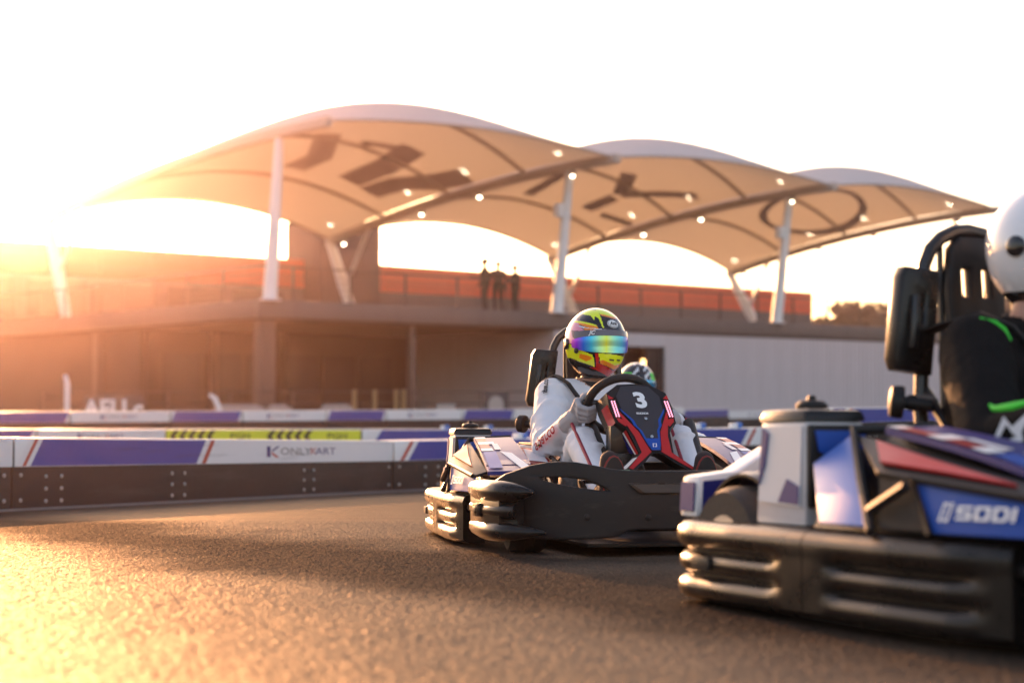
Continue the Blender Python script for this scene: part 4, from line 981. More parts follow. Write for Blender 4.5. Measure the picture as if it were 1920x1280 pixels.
    mb = MB(); mb.prism([(-.56, -.678, .20), (-.32, -.678, .20), (-.34, -.655, .35), (-.54, -.655, .35)], (0, -.006, 0)); mb.build('navy_decal', M['navy'], ec, 0)
    prof = [(.56, .20), (.55, .30), (.44, .312), (.33, .372), (.2, .385)]
    mb = MB(); mb.prism([(x, -.93, z) for x, z in prof + [(-x, z) for x, z in reversed(prof)]], (0, .08, 0)); rcv = mb.build('rear_cover', M['white'], K, 40, .012)
    mb = MB(); mb.prism([(.545, -.8495, .212), (.54, -.8495, .288), (.36, -.8495, .30), (.36, -.8495, .212)], (0, .004, 0)); mb.build('rear_front_decal', M['navy'], rcv, 0)
    mb = MB(); mb.prism([(.5605, -.92, .215), (.5605, -.86, .215), (.556, -.86, .285), (.556, -.92, .285)], (.004, 0, 0)); mb.build('rear_end_decal', M['navy'], rcv, 0)
    MB().ellipsoid((-.42, -.50, .38), (.14, .15, .07), 16).build('engine_dome', M['white'], ec, 80)
    # seat shell and backrest board, hoop, side guard
    mb = MB()
    rows = [(.02, .03, .17), (-.12, .04, .19), (-.26, .10, .20), (-.36, .25, .205), (-.41, .42, .20), (-.44, .56, .17)]
    V = []
    for y, z, hw in rows:
        for q in range(-4, 5):
            t = q / 4; V.append((hw * t, y + .07 * t * t * (1 if z > .2 else .2), z + (.12 * t ** 4 if z < .2 else 0)))
    mb.add(V, [(r_ * 9 + c_, r_ * 9 + c_ + 1, (r_ + 1) * 9 + c_ + 1, (r_ + 1) * 9 + c_) for r_ in range(5) for c_ in range(8)])
    so = mb.build('seat', M['plastic'], K, 60); sm = so.modifiers.new('thickness', 'SOLIDIFY'); sm.thickness = .02
    hp = [(.165, -.46, .15), (.168, -.49, .45), (.142, -.505, .74)] + [(.142 * math.cos(a), -.51, .74 + .15 * math.sin(a) ** .8) for a in [math.pi * q / 10 for q in range(1, 10)]] + [(-.142, -.505, .74), (-.168, -.49, .45), (-.165, -.46, .15)]
    MB().tube(hp, .017, 10).build('roll_hoop', M['frame'], K)
    for sx in (1, -1): MB().tube([(.155 * sx, -.485, .5), (.21 * sx, -.30, .36), (.26 * sx, -.15, .20)], .013, 8).build('hoop_brace', M['frame'], K)
    for sx in (1, -1): MB().tube([(.088 * sx, -.50, .2), (.082 * sx, -.515, .86)], .008, 8).build('hoop_upright', M['frame'], K)
    hr = [(-.07, .44), (.07, .44), (.078, .74), (.066, .84), (.04, .865), (-.04, .865), (-.066, .84), (-.078, .74)]
    V, F = plate3d([hr, [(.012, .72), (.05, .72), (.05, .80), (.012, .80)], [(-.05, .72), (-.012, .72), (-.012, .80), (-.05, .80)]], .018, .006)
    mb = MB(); mb.add([(x, -.475 + t - .06 * (z - .44), z) for x, z, t in V], F); mb.build('headrest', M['panel'], K, 45)
    for sx in (1,):
        V, F = plate3d([[(.145, .545), (.228, .555), (.238, .575), (.238, .765), (.230, .782), (.145, .775)], [(.168, .65), (.186, .65), (.186, .735), (.168, .735)]], .03, .008)
        mb = MB(); mb.add([(x * sx - .13 * (z - .66), -.485 + t - .05 * (x - .158), z) for x, z, t in V], F); gd = mb.build('side_guard', M['plastic'], K, 45)
        MB().tube([(.212 * sx, -.462, .60), (.212 * sx, -.450, .66), (.200 * sx, -.462, .72)], .012, 8).build('handle', M['frame'], gd)
    # seat adjuster knob
    MB().lathe([(.015, -.06), (.015, 0), (.036, .002), (.038, .01), (.036, .03), (.03, .034), (.012, .036)], (.27, -.42, .47), (.75, -.55, .1), 18).build('adjuster_knob', M['panel'], K)
    MB().tube([(.16, -.46, .47), (.25, -.42, .47)], .02, 8).build('knob_bracket', M['frame'], K)
    MB().prism([(.30, -.42, .385), (.30, .05, .375), (.26, .05, .375), (.25, -.42, .385)], (0, 0, .01)).build('side_tray', M['plastic'], K, 35, .003)
    # steering wheel and column
    u = Vector((1, 0, 0)); v = Vector((0, .66, .75)).normalized(); wc = Vector((.03, .30, .532))
    MB().tube([wc + u * .124 * math.cos(a) + v * .132 * math.sin(a) for a in [2 * math.pi * q / 36 for q in range(36)]], .0165, 10, closed=True).build('steering_wheel', M['strap'], K)
    mb = MB(); nrm = u.cross(v)
    for a in (R(5), R(175), R(270)): mb.tube([wc + nrm * -.01, wc + (u * math.cos(a) + v * math.sin(a)) * .145], [.022, .012], 8, sq=(1, .5))
    mb.lathe([(.05, -.02), (.05, .01), (.03, .02)], wc, nrm, 16); mb.build('wheel_hub', M['frame'], K)
    MB().tube([wc, (0, .74, .13)], .014, 8).build('steering_column', M['steel'], K)
    # pedals, tie rods, brake parts
    for sx in (1, -1):
        pd = MB().tube([(.10 * sx, .82, .262), (.27 * sx, .80, .262)], .016, 12).build('pedal_bar', M['steel'], K)
        MB().lathe([(.02, 0), (.034, .004), (.034, .014), (.01, .018)], (.272 * sx, .80, .262), (sx, 0, 0), 14).build('end_cap', M['darkred'] if sx < 0 else M['panel'], pd)
        MB().tube([(.18 * sx, .80, .08), (.18 * sx, .80, .26)], .01, 6).build('pedal_arm', M['steel'], K)
        MB().tube([(.03 * sx, .70, .12), (.45 * sx, .56, .13)], .008, 6).build('tie_rod', M['steel'], K)
    MB().lathe([(.02, 0), (.02, .03), (.014, .04)], (.11, .80, .275), (1, 0, 0), 12).build('brake_reservoir', M['brake'], K)
    mb = MB().box((.06, .46, .40), (.10, .08, .10)).box((.055, .48, .30), (.12, .09, .10)); mb.tube([(.05, .44, .42), (.03, .4, .5), (.07, .42, .52), (.08, .46, .44)], .01, 6); mb.build('control_box', M['plastic'], K, 35, .012)
    mb = MB().prism([(.20, .62, .10), (-.20, .62, .10), (-.16, .5, .32), (.16, .5, .32)], (0, -.12, 0)); mb.build('inner_fairing', M['panel'], K, 35, .02)
    # nose fairing with number panel
    zt = .605
    def nf(p, off=0.0): return Vector((p[0] - (zt - p[1]) * .15 + .006, .42 + (zt - p[1]) * .787 + off * .786, p[1] + off * .618))
    hl = [(.0, .607), (.062, .603), (.112, .572), (.117, .53), (.110, .462), (.078, .438), (.062, .35), (.072, .335), (.128, .292), (.105, .285), (.055, .317), (.02, .347), (0, .352)]
    out = hl + [(-x, z) for x, z in reversed(hl[1:-1])]
    V, F = fill2d([out]); nV = len(out)
    mb = MB(); 
    mb.add([nf(p) for p in V], F, 0)
    ring = [nf(p) for p in out]
    def back(p): 
        q = nf((p[0] * 1.12, p[1])); return q + Vector((0, -.13, -.035 if p[1] > .4 else -.01))
    rb = [back(p) for p in out]
    for i in range(nV):
        j = (i + 1) % nV
        side = 0
        mb.add([ring[i], ring[j], rb[j], rb[i]], [(0, 1, 2, 3)], 0)
    ns = mb.build('nose_fairing', M['panel'], K, 40, .0)
    def inlay(loops, mm, name, off=.003, par=ns):
        V, F = fill2d(loops) if not isinstance(loops, tuple) else loops
        mb = MB(); mb.add([nf(p, off) for p in V], F); return mb.build(name, M[mm], par, 0)
    mir = lambda L: [(-x, z) for x, z in L]
    cen = [(.0, .598), (.052, .594), (.082, .556), (.077, .50), (.038, .43), (.018, .36), (0, .356)]
    for sx in (1, -1):
        mm = (lambda L: L) if sx > 0 else mir
        inlay([mm([(.064, .596), (.107, .568), (.109, .552), (.086, .551), (.058, .590)])], 'panel', 'grey_corner', .004)
        inlay([mm([(.112, .562), (.113, .545), (.092, .548)])], 'red', 'red_corner', .0045)
        inlay([mm([(.108, .478), (.103, .462), (.082, .445), (.074, .452), (.080, .47)])], 'red', 'red_cheek', .004)
        inlay([mm([(.088, .50), (.092, .492), (.062, .41), (.055, .352), (.12, .297), (.108, .292), (.055, .328), (.018, .354), (.022, .362), (.040, .425)])], 'red', 'red_flank', .0035)
        inlay([mm([(.084, .512), (.079, .497), (.055, .466), (.052, .448), (.038, .432), (.022, .372), (.016, .372), (.028, .428), (.040, .444), (.046, .468), (.074, .50)])], 'blue', 'blue_edge', .006)
        # lamp strips
        P = [mm([(.114, .545), (.089, .542), (.089, .478), (.110, .472)])][0]
        bx_ = inlay([P], 'black_print', 'lamp_strip', .004)
        mb = MB()
        for r_ in range(9):
            for c_ in range(2):
                q = nf(((.095 + .010 * c_) * sx, .536 - .0068 * r_), .006); mb.ellipsoid(q, (.0034, .0034, .0034), 6)
        mb.build('diodes', M['led'], ns, 60)
    inlay([cen + mir(list(reversed(cen[1:-1])))], 'panel_dark', 'number_panel', .005)
    inlay([[(-.024, .40), (.024, .40), (.016, .358), (-.016, .358)]], 'blue', 'blue_tip', .007)
    fnn = lambda off: (lambda p: nf((-p[0], .44 + p[1]), off))
    V, F = text2d('3', .098, .0042, xs=1.0)
    mb = MB(); mb.add([nf((-(p[0]) - .004, .5375 + p[1] * .79), .008) for p in V], F); mb.build('number_three', M['print_white'], ns, 0)
    mb = MB(); sodi(mb, lambda p: nf((-(p[0] - .028), .4875 + p[1] * .79), .008), .0085, logo=False); mb.build('printed_word', M['print_white'], ns, 0)
    mb = MB()
    for L in (LG, LG2): put(mb, fill2d(L), lambda p: nf((-(p[0] - .009), .368 + p[1] * .79), .009), 0, .018, .016)
    mb.build('printed_logo', M['print_white'], ns, 0)
    for z in (.470, .405): MB().lathe([(.006, 0), (.006, .003), (.003, .004)], nf((0, z), .008), (0, .786, .618), 10).build('screw', M['steel'], ns)
    # flanks: red lens with dim diodes, white blue red stripes
    for sx in (1, -1):
        def fl(a, b, k0, k1, off=.003):
            P0_, P1_ = nf((a[0] * sx, a[1])), nf((b[0] * sx, b[1])); Q0, Q1 = back((a[0] * sx, a[1])), back((b[0] * sx, b[1]))
            nn = (P1_ - P0_).cross(Q0 - P0_).normalized()
            if nn.x * sx < 0: nn = -nn
            return [P0_.lerp(Q0, k0) + nn * off, P1_.lerp(Q1, k0) + nn * off, P1_.lerp(Q1, k1) + nn * off, P0_.lerp(Q0, k1) + nn * off]
        MB().poly(fl((.117, .53), (.110, .462), .05, .6)).build('red_lens', M['led_red'], ns, 0)
        MB().poly(fl((.078, .438), (.062, .35), .08, .3)).build('red_stripe', M['red'], ns, 0)
        MB().poly(fl((.078, .438), (.062, .35), .3, .42)).build('white_stripe', M['white'], ns, 0)
        MB().poly(fl((.078, .430), (.062, .355), .42, .8)).build('navy_stripe', M['navy'], ns, 0)
        MB().poly(fl((.072, .335), (.126, .294), .05, .5)).build('white_leg', M['white'], ns, 0)
    return K
M['fin'] = mat('light blue fin', (.07, .16, .52), .35, var=.08)
M['panel_dark'] = mat('dark number panel', (.035, .03, .034), .34, var=.1)

def place(o, x, y, psi, tilt=True):
    a = math.atan(SLOPE) if tilt else 0
    o.matrix_world = Matrix.Translation((x, y, gz(x, y))) @ Matrix.Rotation(a, 4, 'X') @ Matrix.Rotation(math.pi + psi, 4, 'Z')
K1P = (.39, 6.344, R(9)); K2P = (1.314, 3.355, R(25)); K3P = (.90, 10.55, R(12))
kart1 = make_kart('sharp black kart with red nose and white number 3, in the middle')
kart2 = dup(kart1, skip=('number_three',)); kart2['label'] = 'large blurred kart at the right edge with red triangle on its blue side pod'
kart3 = dup(kart1, skip=('number_three',)); kart3['label'] = 'kart almost hidden behind the kart with number 3'
place(kart1, *K1P); place(kart2, *K2P); place(kart3, *K3P)

# ------------------------------------------------------------------ drivers
def in_poly(x, y, P):
    c = False; j = len(P) - 1
    for i in range(len(P)):
        if (P[i][1] > y) != (P[j][1] > y) and x < (P[j][0] - P[i][0]) * (y - P[i][1]) / (P[j][1] - P[i][1]) + P[i][0]: c = not c
        j = i
    return c
HC = Vector((0, -.28, .81))
def hshape(az, el, off=0.0):
    """helmet surface in its own frame: az from straight ahead (+ = driver's left, picture right), el up"""
    ce, se = math.cos(el), math.sin(el)
    fx, fy_, fz = .122, .150, .140
    k = 1.0
    if el < 0: fz = .162
    if el < 0: k = 1 - .10 * (min(1, -el / R(65))) ** 2
    x = -math.sin(az) * ce * (fx * k + off); y = math.cos(az) * ce * (fy_ + off); z = se * (fz + off)
    if el < R(-8): y += .028 * max(0, math.cos(az)) ** 2 * min(1, (-el - R(8)) / R(25)) * ce
    return Vector((x, y, z))
PAT = [  # painted areas in picture pixels of the face side
 ('gloss_black', [(300, 250), (420, 215), (640, 285), (840, 325), (975, 320), (1075, 420), (1080, 560), (600, 530), (560, 450), (330, 360)]),
 ('h_yellow', [(400, 240), (480, 195), (620, 200), (665, 480), (645, 480), (600, 330), (560, 305), (535, 365), (500, 290), (430, 270)]),
 ('h_yellow', [(610, 190), (700, 155), (830, 180), (930, 250), (965, 320), (900, 320), (840, 320), (640, 275)]),
 ('h_orange', [(640, 265), (720, 280), (840, 305), (955, 295), (965, 325), (840, 335), (660, 295)]),
 ('h_yellow', [(965, 280), (1030, 300), (1060, 390), (1030, 410), (1005, 370), (998, 515), (985, 450)]),
 ('h_yellow', [(290, 350), (420, 390), (560, 440), (575, 470), (400, 440), (285, 375)]),
 ('h_orange', [(330, 390), (480, 440), (575, 465), (580, 500), (470, 490), (330, 420)]),
 ('gloss_white', [(285, 425), (440, 480), (740, 515), (560, 520), (420, 500), (300, 440)]),
 ('h_orange', [(380, 475), (520, 500), (600, 530), (400, 530)]),
 ('h_pink', [(200, 420), (300, 420), (390, 520), (380, 700), (240, 680), (195, 600)]),
 ('h_dkred', [(235, 500), (330, 520), (340, 600), (280, 660), (240, 600)]),
 ('h_orange', [(240, 640), (380, 720), (400, 830), (300, 800)]),
 ('h_yellow', [(165, 690), (215, 700), (300, 790), (500, 880), (540, 1050), (330, 960), (190, 870)]),
 ('h_orange', [(330, 850), (470, 900), (500, 930), (420, 965), (330, 910)]),
 ('h_red', [(520, 850), (575, 860), (590, 1000), (840, 1110), (1030, 1020), (1060, 960), (1050, 1060), (900, 1200), (760, 1190), (380, 1040), (560, 1060)]),
 ('h_yellow', [(575, 855), (1075, 900), (1045, 1000), (840, 1060), (605, 975)]),
 ('h_orange', [(600, 965), (640, 955), (840, 1030), (1000, 990), (1045, 1000), (840, 1090), (610, 1005)]),
 ('gloss_black', [(200, 940), (560, 1090), (760, 1180), (860, 1230), (600, 1250), (300, 1120)]),
]
PATM = ['gloss_white', 'gloss_black', 'h_yellow', 'h_orange', 'h_red', 'h_pink', 'h_dkred', 'h_grey', 'green']
def make_helmet(par, yaw, pitch, style, at_=HC):
    """style: 'paint' | 'white' | 'green'"""
    Rm = Matrix.Rotation(yaw, 3, 'Z') @ Matrix.Rotation(pitch, 3, 'X')
    W = lambda p: at_ + Rm @ p
    NA, NE = (220, 160) if style == 'paint' else (56, 40)
    mb = MB(); els = [R(-66) + (R(89) + R(66)) * e / NE for e in range(NE + 1)]
    V = [W(hshape(2 * math.pi * a / NA, el)) for el in els for a in range(NA)]
    F = []; ms = []
    for e in range(NE):
        for a in range(NA):
            f = (e * NA + a, e * NA + (a + 1) % NA, (e + 1) * NA + (a + 1) % NA, (e + 1) * NA + a)
            F.append(f); c = (V[f[0]] + V[f[1]] + V[f[2]] + V[f[3]]) / 4 - at_
            m_ = 0
            if style == 'paint':
                if c.y > -.03:
                    px = 640 + 465 * (-c.x) / .126; py = 655 - 510 * c.z / .142
                    m_ = (5 if px < 330 else 1) if py < 700 else 1
                    for nm, P in PAT:
                        if in_poly(px, py, P): m_ = PATM.index(nm)
                elif c.z < -.05: m_ = 1
            elif style == 'white': m_ = 0 if c.z > -.11 else 1
            else:
                m_ = 1
                ang = math.atan2(-c.x, c.y)
                if .55 < abs(ang) < 1.5 and -.07 < c.z < .07: m_ = 8
                if c.z > .02 and .1 < abs(ang) < .55 and (c.x + c.z) % .05 < .02: m_ = 0
            ms.append(m_)
    for f, m_ in zip(F, ms): mb.add([V[i] for i in f], [(0, 1, 2, 3)], m_)
    mb.add(V[-NA:], [tuple(range(NA))], 0)
    h = mb.build('helmet', [M[q] for q in PATM], par, 50)
    # padding closing the lower opening
    rim = [W(hshape(2 * math.pi * a / 40, R(-65), -.004)) for a in range(40)]; mb = MB(); mb.poly(rim); mb.poly([p + Vector((0, 0, .012)) for p in rim]); mb.build('padding', M['strap'], h, 0)
    mb = MB().tube([W(hshape(2 * math.pi * a / 48, R(-65), .001)) for a in range(48)], .005, 6, closed=True); mb.build('edge_trim', M['black_print'], h)
    def patch(a0, a1, e0, e1, off, mm, name, na=36, ne=10, thick=.004):
        mb = MB(); V = []
        for q in (off, off - thick):
            for e in range(ne + 1):
                for a in range(na + 1):
                    A = a0 + (a1 - a0) * a / na; t = abs(a / na * 2 - 1) ** 3
                    lo, hi = e0(A) if callable(e0) else e0, e1(A) if callable(e1) else e1
                    V.append(W(hshape(A, lo + (hi - lo) * e / ne, q)))
        n = (na + 1) * (ne + 1); F = []
        for e in range(ne):
            for a in range(na):
                i = e * (na + 1) + a; F += [(i, i + 1, i + na + 2, i + na + 1), (n + i, n + i + na + 1, n + i + na + 2, n + i + 1)]
        bd = [a for a in range(na + 1)] + [e * (na + 1) + na for e in range(1, ne + 1)] + [ne * (na + 1) + a for a in range(na - 1, -1, -1)] + [e * (na + 1) for e in range(ne - 1, 0, -1)]
        for i in range(len(bd)): F.append((bd[i], bd[(i + 1) % len(bd)], n + bd[(i + 1) % len(bd)], n + bd[i]))
        mb.add(V, F); return mb.build(name, mm, h, 60)
    vm = {'paint': M['visor'], 'white': M['visor_dark'], 'green': M['visor_blue']}[style]
    w_ = R(78)
    lo = lambda A: R(-17) + R(8) * (abs(A) / w_) ** 3; hi = lambda A: R(8) - R(7) * (abs(A) / w_) ** 3
    vz = patch(-w_, w_, lo, hi, .0075, vm, 'visor')
    if style == 'paint':
        patch(-w_ * .92, w_ * .98, lambda A: hi(A) + R(.4), lambda A: R(18) - R(4) * (abs(A) / w_) ** 2, .0078, M['h_strip'], 'sun_strip')
        onh = lambda off: (lambda p: W(hshape(p[0], p[1], off)))
        mb = MB(); V, F = text2d('JC', .17, .006, shear=.3); mb.add([onh(.0095)((p[0] - .66, R(12.5) + p[1] * .95)) for p in V], F)
        mb.build('printed_initials', M['print_white'], h, 0)
        # oval badge on the forehead
        for off, rx, ry, mm in ((.002, .25, .135, 'print_white'), (.0032, .225, .117, 'black_print'), (.0044, .215, .107, 'print_white')):
            mb = MB(); mb.poly([onh(off)((.13 + rx * math.cos(a), .52 + ry * math.sin(a))) for a in [2 * math.pi * q / 30 for q in range(30)]]); mb.build('badge', M[mm], h, 0)
        mb = MB(); V, F = text2d('Arai', .17, .006, shear=.25); mb.add([onh(.0056)((.13 + p[0] * .98, .52 + p[1] * .9)) for p in V], F); mb.build('badge_lettering', M['black_print'], h, 0)
        # chin vents, visor pivots
        for a in (-.12, .22):
            mb = MB(); mb.poly([onh(.002)(p) for p in ((a, R(-27)), (a + .2, R(-27.5)), (a + .2, R(-30)), (a, R(-29.5)))]); mb.build('chin_vent', M['black_print'], h, 0)
        mb = MB().lathe([(.012, 0), (.012, .003), (.004, .006)], W(hshape(-1.18, R(-14), .008)), Rm @ Vector((.9, .35, -.1)), 10); mb.build('visor_stud', M['black_print'], h)
    for sx in (-1, 1):
        mb = MB().lathe([(.024, -.004), (.024, .002), (.02, .005), (.006, .006)], W(hshape(sx * R(-98), R(-4), .003)), Rm @ Vector((sx * .99, -.1, 0)), 16); mb.build('visor_pivot', M['gloss_black'], h)
    return h
M['h_strip'] = mat('smoked strip', (.10, .085, .10), .25, coat=.6)

def make_driver(label, suit, helm_style, yaw, lean=0.0, gl='glove', extras=True, dz=0.0, group='kart drivers', headdx=0.0, elbow=(.255, -.03, .365), bulk=1.0):
    D = thing('person', label, 'person', (0, 0, 0), group)
    mb = MB()
    pv = Vector((0, -.2, .15)); ch = Vector((lean * .6, -.33, .44)); nk = Vector((lean, -.325, .62))
    SH = {1: Vector((.175 + lean, -.31, .585)), -1: Vector((-.175 + lean, -.31, .585))}
    EL = {1: Vector(elbow), -1: Vector((-.265, -.02, .38))}
    WR = {1: Vector((.195, .205, .475)), -1: Vector((-.195, .205, .475))}
    KN = {1: Vector((.165, .27, .385)), -1: Vector((-.215, .27, .39))}
    AN = {1: Vector((.15, .60, .20)), -1: Vector((-.185, .60, .20))}
    cap = lambda a, b, ra, rb: mb.capsule(a, b, ra * bulk, rb * bulk)
    cap((-.08, -.18, .15), (.08, -.18, .15), .115, .115); cap(pv, ch, .15, .15)
    cap(ch + Vector((-.075, 0, 0)), ch + Vector((.075, 0, 0)), .125, .125)
    cap(ch + Vector((-.08, 0, .08)), ch + Vector((.08, 0, .08)), .115, .115)
    cap(SH[-1] + Vector((.05, 0, .0)), SH[1] + Vector((-.05, 0, 0)), .075, .075)
    cap(nk - Vector((0, 0, .06)), nk + Vector((0, .02, .05)), .062, .056)
    for sx in (1, -1):
        cap(SH[sx], EL[sx], .078, .058); cap(EL[sx], WR[sx], .057, .04)
        cap((.10 * sx, -.15, .15), KN[sx], .098, .07); cap(KN[sx], AN[sx], .068, .05)
        cap(AN[sx], AN[sx] + Vector((0, .06, -.03)), .05, .045)
        # cloth folds: soft rings round the elbow, knee and forearm
        rr = random.Random(int(11 + sx))
        for (a, b, ra, rb, n_) in ((SH[sx], EL[sx], .08, .06, 6), (EL[sx], WR[sx], .058, .041, 5), (Vector((.10 * sx, -.15, .15)), KN[sx], .1, .072, 6), (KN[sx], AN[sx], .07, .052, 5)):
            for q in range(n_):
                t = (q + rr.uniform(.2, .8)) / n_; c = a.lerp(b, t); r0 = ra + (rb - ra) * t; ax = (b - a).normalized(); o1 = ax.orthogonal().normalized(); o2 = ax.cross(o1)
                ph = rr.uniform(0, 6.28); pts = []
                for k in range(7):
                    an = ph + k * .38; pts.append(c + ax * (rr.uniform(-.006, .006) + (k - 3) * .008) + (o1 * math.cos(an) + o2 * math.sin(an)) * (r0 * .93))
                mb.tube(pts, [.004, .012, .017, .019, .017, .012, .004], 6)
    b = remesh(mb, .009, 4, .5)
    for q, f in enumerate(b.f):
        c = sum((Vector(b.v[i]) for i in f), Vector()) / len(f)
        b.m[q] = 1 if (c.z > .615 and (Vector((c.x, c.y, 0)) - Vector((nk.x, nk.y, 0))).length < .085) else 0
    b.build('body', [M[suit], M['skin']], D, 80)
    # collar
    cl = MB().tube([nk + Vector((.068 * math.cos(a), .066 * math.sin(a) + .006, .022 - .02 * math.sin(a))) for a in [2 * math.pi * q / 24 for q in range(24)]], .017, 8, closed=True, sq=(1.3, .6)); cl.build('collar', M['strap'], D)
    hd = HC + Vector((lean + headdx, 0, dz))
    make_helmet(D, yaw, R(-2), helm_style, hd)
    # gloves: palm, four fingers wrapped over the rim, thumb
    wc = Vector((.03, .30, .532)); v = Vector((0, .66, .75)).normalized(); nrm = Vector((1, 0, 0)).cross(v)   # nrm: towards driver/up
    for sx in (1, -1):
        mb = MB(); a0 = R(-12)
        mb.capsule(WR[sx] - (WR[sx] - EL[sx]).normalized() * .03, WR[sx] + (WR[sx] - EL[sx]).normalized() * .02, .044, .038)
        for q in range(4):
            an = a0 + (q - 1.5) * R(8.6) ; u = Vector((math.cos(an) * sx, 0, 0)) + v * math.sin(an)
            rim = wc + u * .124; rad = u; L = (.95, 1.05, 1.0, .82)[3 - q]
            k0 = rim + rad * .036 + nrm * .02; k1 = rim + rad * .033 - nrm * .016 * L; k2 = rim + rad * .004 - nrm * .032 * L; k3 = rim - rad * .022 * L - nrm * .022; k4 = rim - rad * .028 * L - nrm * .002
            r0 = (.0115, .0125, .0125, .0115)[q]
            mb.capsule(k0, k1, r0 * 1.1, r0 * 1.05, 8); mb.capsule(k1, k2, r0 * 1.05, r0, 8); mb.capsule(k2, k3, r0, r0 * .9, 8); mb.capsule(k3, k4, r0 * .9, r0 * .8, 8)
            mb.capsule(WR[sx], k0, .024, r0 * 1.25, 8)
        an = a0 + R(20); u = Vector((math.cos(an) * sx, 0, 0)) + v * math.sin(an); rim = wc + u * .124
        mb.capsule(WR[sx] + Vector((-.005 * sx, .01, .02)), rim + u * .01 + nrm * .03, .02, .014, 8); mb.capsule(rim + u * .01 + nrm * .03, rim - u * .02 + nrm * .026 + v * .02, .0135, .0105, 8)
        g_ = remesh(mb, .0038, 2, .4); go = g_.build('glove', M[gl], D, 80)
        if False:
            MB().box(WR[sx] + Vector((.0, .03, .07)), (.05, .03, .03), 0, Matrix.Rotation(R(-25), 3, 'X')).build('glove_cuff', M['white'], go, 35, .008)
    # shoes: sole faces the front
    for sx in (1, -1):
        a = AN[sx]; mb = MB()
        mb.capsule(a + Vector((0, .04, -.04)), a + Vector((.0, .075, .03)), .045, .042); mb.capsule(a + Vector((0, .075, .03)), a + Vector((.005 * sx, .085, .125)), .043, .036); mb.capsule(a + Vector((0, 0, 0)), a + Vector((0, .06, .03)), .052, .043)
        sh = remesh(mb, .008, 3).build('shoe', M['shoe'], D, 80)
        so = [(.036 * math.cos(t) * (1.12 if math.sin(t) > 0 else .9), .035 + .105 * math.sin(t)) for t in [2 * math.pi * q / 20 for q in range(20)]]
        fn = basis(a + Vector((0, .118, .0)), (1, 0, 0), (0, .10, .99), 0)
        P = [fn(p) for p in so]; nn = Vector((0, .99, -.1)); mb = MB(); mb.prism(P, nn * .012); mb.build('sole', M['strap'], sh, 40)
        mb = MB().tube([p for p in P], .005, 6, closed=True); mb.build('sole_edge', M['shoe_red'], sh)
    # harness strap over the driver's right shoulder
    pts = [Vector((.15, -.49, .635)), SH[1] + Vector((.01, -.09, .066)), SH[1] + Vector((-.02, .0, .084)), SH[1] + Vector((-.055, .06, .05)), Vector((.06 + lean, -.205, .54)), Vector((.02 + lean * .5, -.18, .44))]
    MB().tube(pts, .024, 8, sq=(.22, 1.0)).build('harness_strap', M['strap'], D, 60)
    if extras == 'white':
        def limb_strip(a, b, ra, rb, ang, wd, m_, name, t0=.05, t1=.95, twist=0):
            ax = (b - a).normalized(); o1 = (Vector((0, 0, 1)) - ax * ax.z).normalized(); o2 = ax.cross(o1)
            pts = []; n = 10
            for k in range(n + 1):
                t = t0 + (t1 - t0) * k / n; an = ang + twist * k / n
                pts.append(a.lerp(b, t) + (o1 * math.cos(an) + o2 * math.sin(an)) * ((ra + (rb - ra) * t) - wd * .35))
            MB().tube(pts, wd * .6, 8).build(name, M[m_], D, 60)
        for sx in (1, -1):
            limb_strip(KN[sx], AN[sx], .068, .05, R(35) , .012, 'crimson', 'piping', -.15, .95)
            limb_strip(KN[sx], AN[sx], .068, .05, R(-42), .038, 'strap', 'dark_shin_stripe', -.2, .9, R(-20))
        # word along the right forearm and patch on the shoulder
        def wrap_text(txt, size, a, b, ra, rb, want, t0, mm, name, off=.006, flip=1):
            V, F = text2d(txt, size, .0012)
            ax = (b - a).normalized(); L = (b - a).length; wv = Vector(want); o1 = (wv - ax * wv.dot(ax)).normalized(); o2 = o1.cross(ax) * -1; mb = MB()
            P = []
            for p in V:
                t = t0 + flip * p[0] / L; r_ = ra + (rb - ra) * t + off; an = flip * p[1] / r_
                P.append(a + ax * (t * L) + (o1 * math.cos(an) + o2 * math.sin(an)) * r_)
            mb.add(P, F); mb.build(name, M[mm], D, 0)
        wrap_text('sparco', .066, EL[1], WR[1], .059, .043, (.75, .55, -.05), .46, 'redtext', 'printed_word', .007)
        wrap_text('sparco', .034, SH[1], EL[1], .08, .06, (.4, .8, .3), .12, 'black_print', 'shoulder_patch', .006, -1)
    if extras == 'green':
        def arcs(pts, r_, mm, name, sq=None): MB().tube(pts, r_, 8, sq=sq).build(name, M[mm], D, 60)
        s_ = SH[1]
        arcs([s_ + Vector((.02, .035, .068)), s_ + Vector((-.005, .056, .06)), s_ + Vector((-.02, .068, .045)), s_ + Vector((-.028, .074, .022)), s_ + Vector((-.026, .078, -.004))], .005, 'green', 'green_shoulder_trim')
        arcs([Vector((.02, -.19, .60)), Vector((-.01, -.185, .54)), Vector((-.04, -.185, .47))], .016, 'green', 'green_chest_stripe')
        e, w_ = EL[1], WR[1]
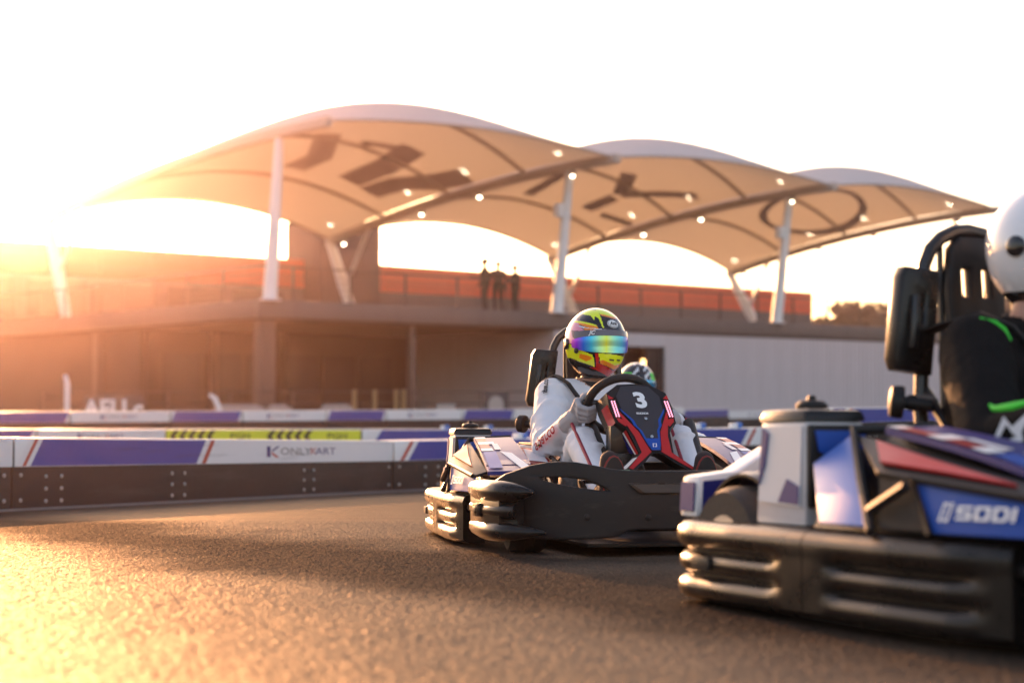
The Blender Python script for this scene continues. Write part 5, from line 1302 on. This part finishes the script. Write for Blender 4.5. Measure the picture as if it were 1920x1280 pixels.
        arcs([e + Vector((.0, -.005, .085)), e.lerp(w_, .06) + Vector((.012, .0, .068)), e.lerp(w_, .2) + Vector((.02, .01, .056)), e.lerp(w_, .45) + Vector((.015, .01, .05))], [.004, .007, .012, .004], 'green', 'green_sleeve_stripe')
        # pale star shaped brand mark on the forearm
        fn = basis(e.lerp(w_, .26) + Vector((.057, .016, -.004)), (w_ - e).normalized(), (0, -.3, .95), .002)
        o_ = [(-.09, -.035), (-.045, .012), (-.012, .05), (.006, .016), (.085, .05), (.03, -.004), (.028, -.03), (0, -.022), (-.05, -.04)]
        i_ = [(-.06, -.022), (-.028, .008), (-.01, .026), (.002, .0), (.012, -.012), (-.005, -.012), (-.04, -.025)]
        mb = MB(); V, F = fill2d([o_, i_]); mb.add([fn((p[0] * .8, p[1] * .8, 0)) for p in V], F); mb.build('printed_mark', M['pale'], D, 0)
    return D
d1 = make_driver('driver of kart 3 in white race suit, yellow and orange helmet with rainbow visor', 'suit', 'paint', R(15), lean=.0, extras='white')
d2 = make_driver('blurred driver at the right edge in black suit with green trim and white helmet', 'suit_black', 'white', R(20), lean=-.02, gl='strap', extras='green', dz=.02, headdx=-.02, elbow=(.28, -.13, .375), bulk=1.1)
d3 = make_driver('driver behind the yellow helmet, wearing a black helmet with green patches', 'suit', 'green', R(8), extras=False, gl='strap')
place(d1, *K1P); place(d2, *K2P); place(d3, *K3P)

# ------------------------------------------------------------------ haze
hm = bpy.data.materials.new('glow tinted air'); hm.use_nodes = True; n = hm.node_tree; n.nodes.remove(n.nodes['Principled BSDF'])
pv_ = n.nodes.new('ShaderNodeVolumePrincipled'); pv_.inputs['Color'].default_value = (1, .71, .74, 1); pv_.inputs['Density'].default_value = .00072; pv_.inputs['Anisotropy'].default_value = .955  # air added and tinted for a warm glow in place of lens glare
n.links.new(pv_.outputs[0], n.nodes['Material Output'].inputs['Volume'])
hzb = MB().box((0, 190, 15), (860, 520, 34)).build('haze', hm, None, 0)
tag(hzb, 'tinted air added for the warm sun glow over the track', None, kind='stuff')
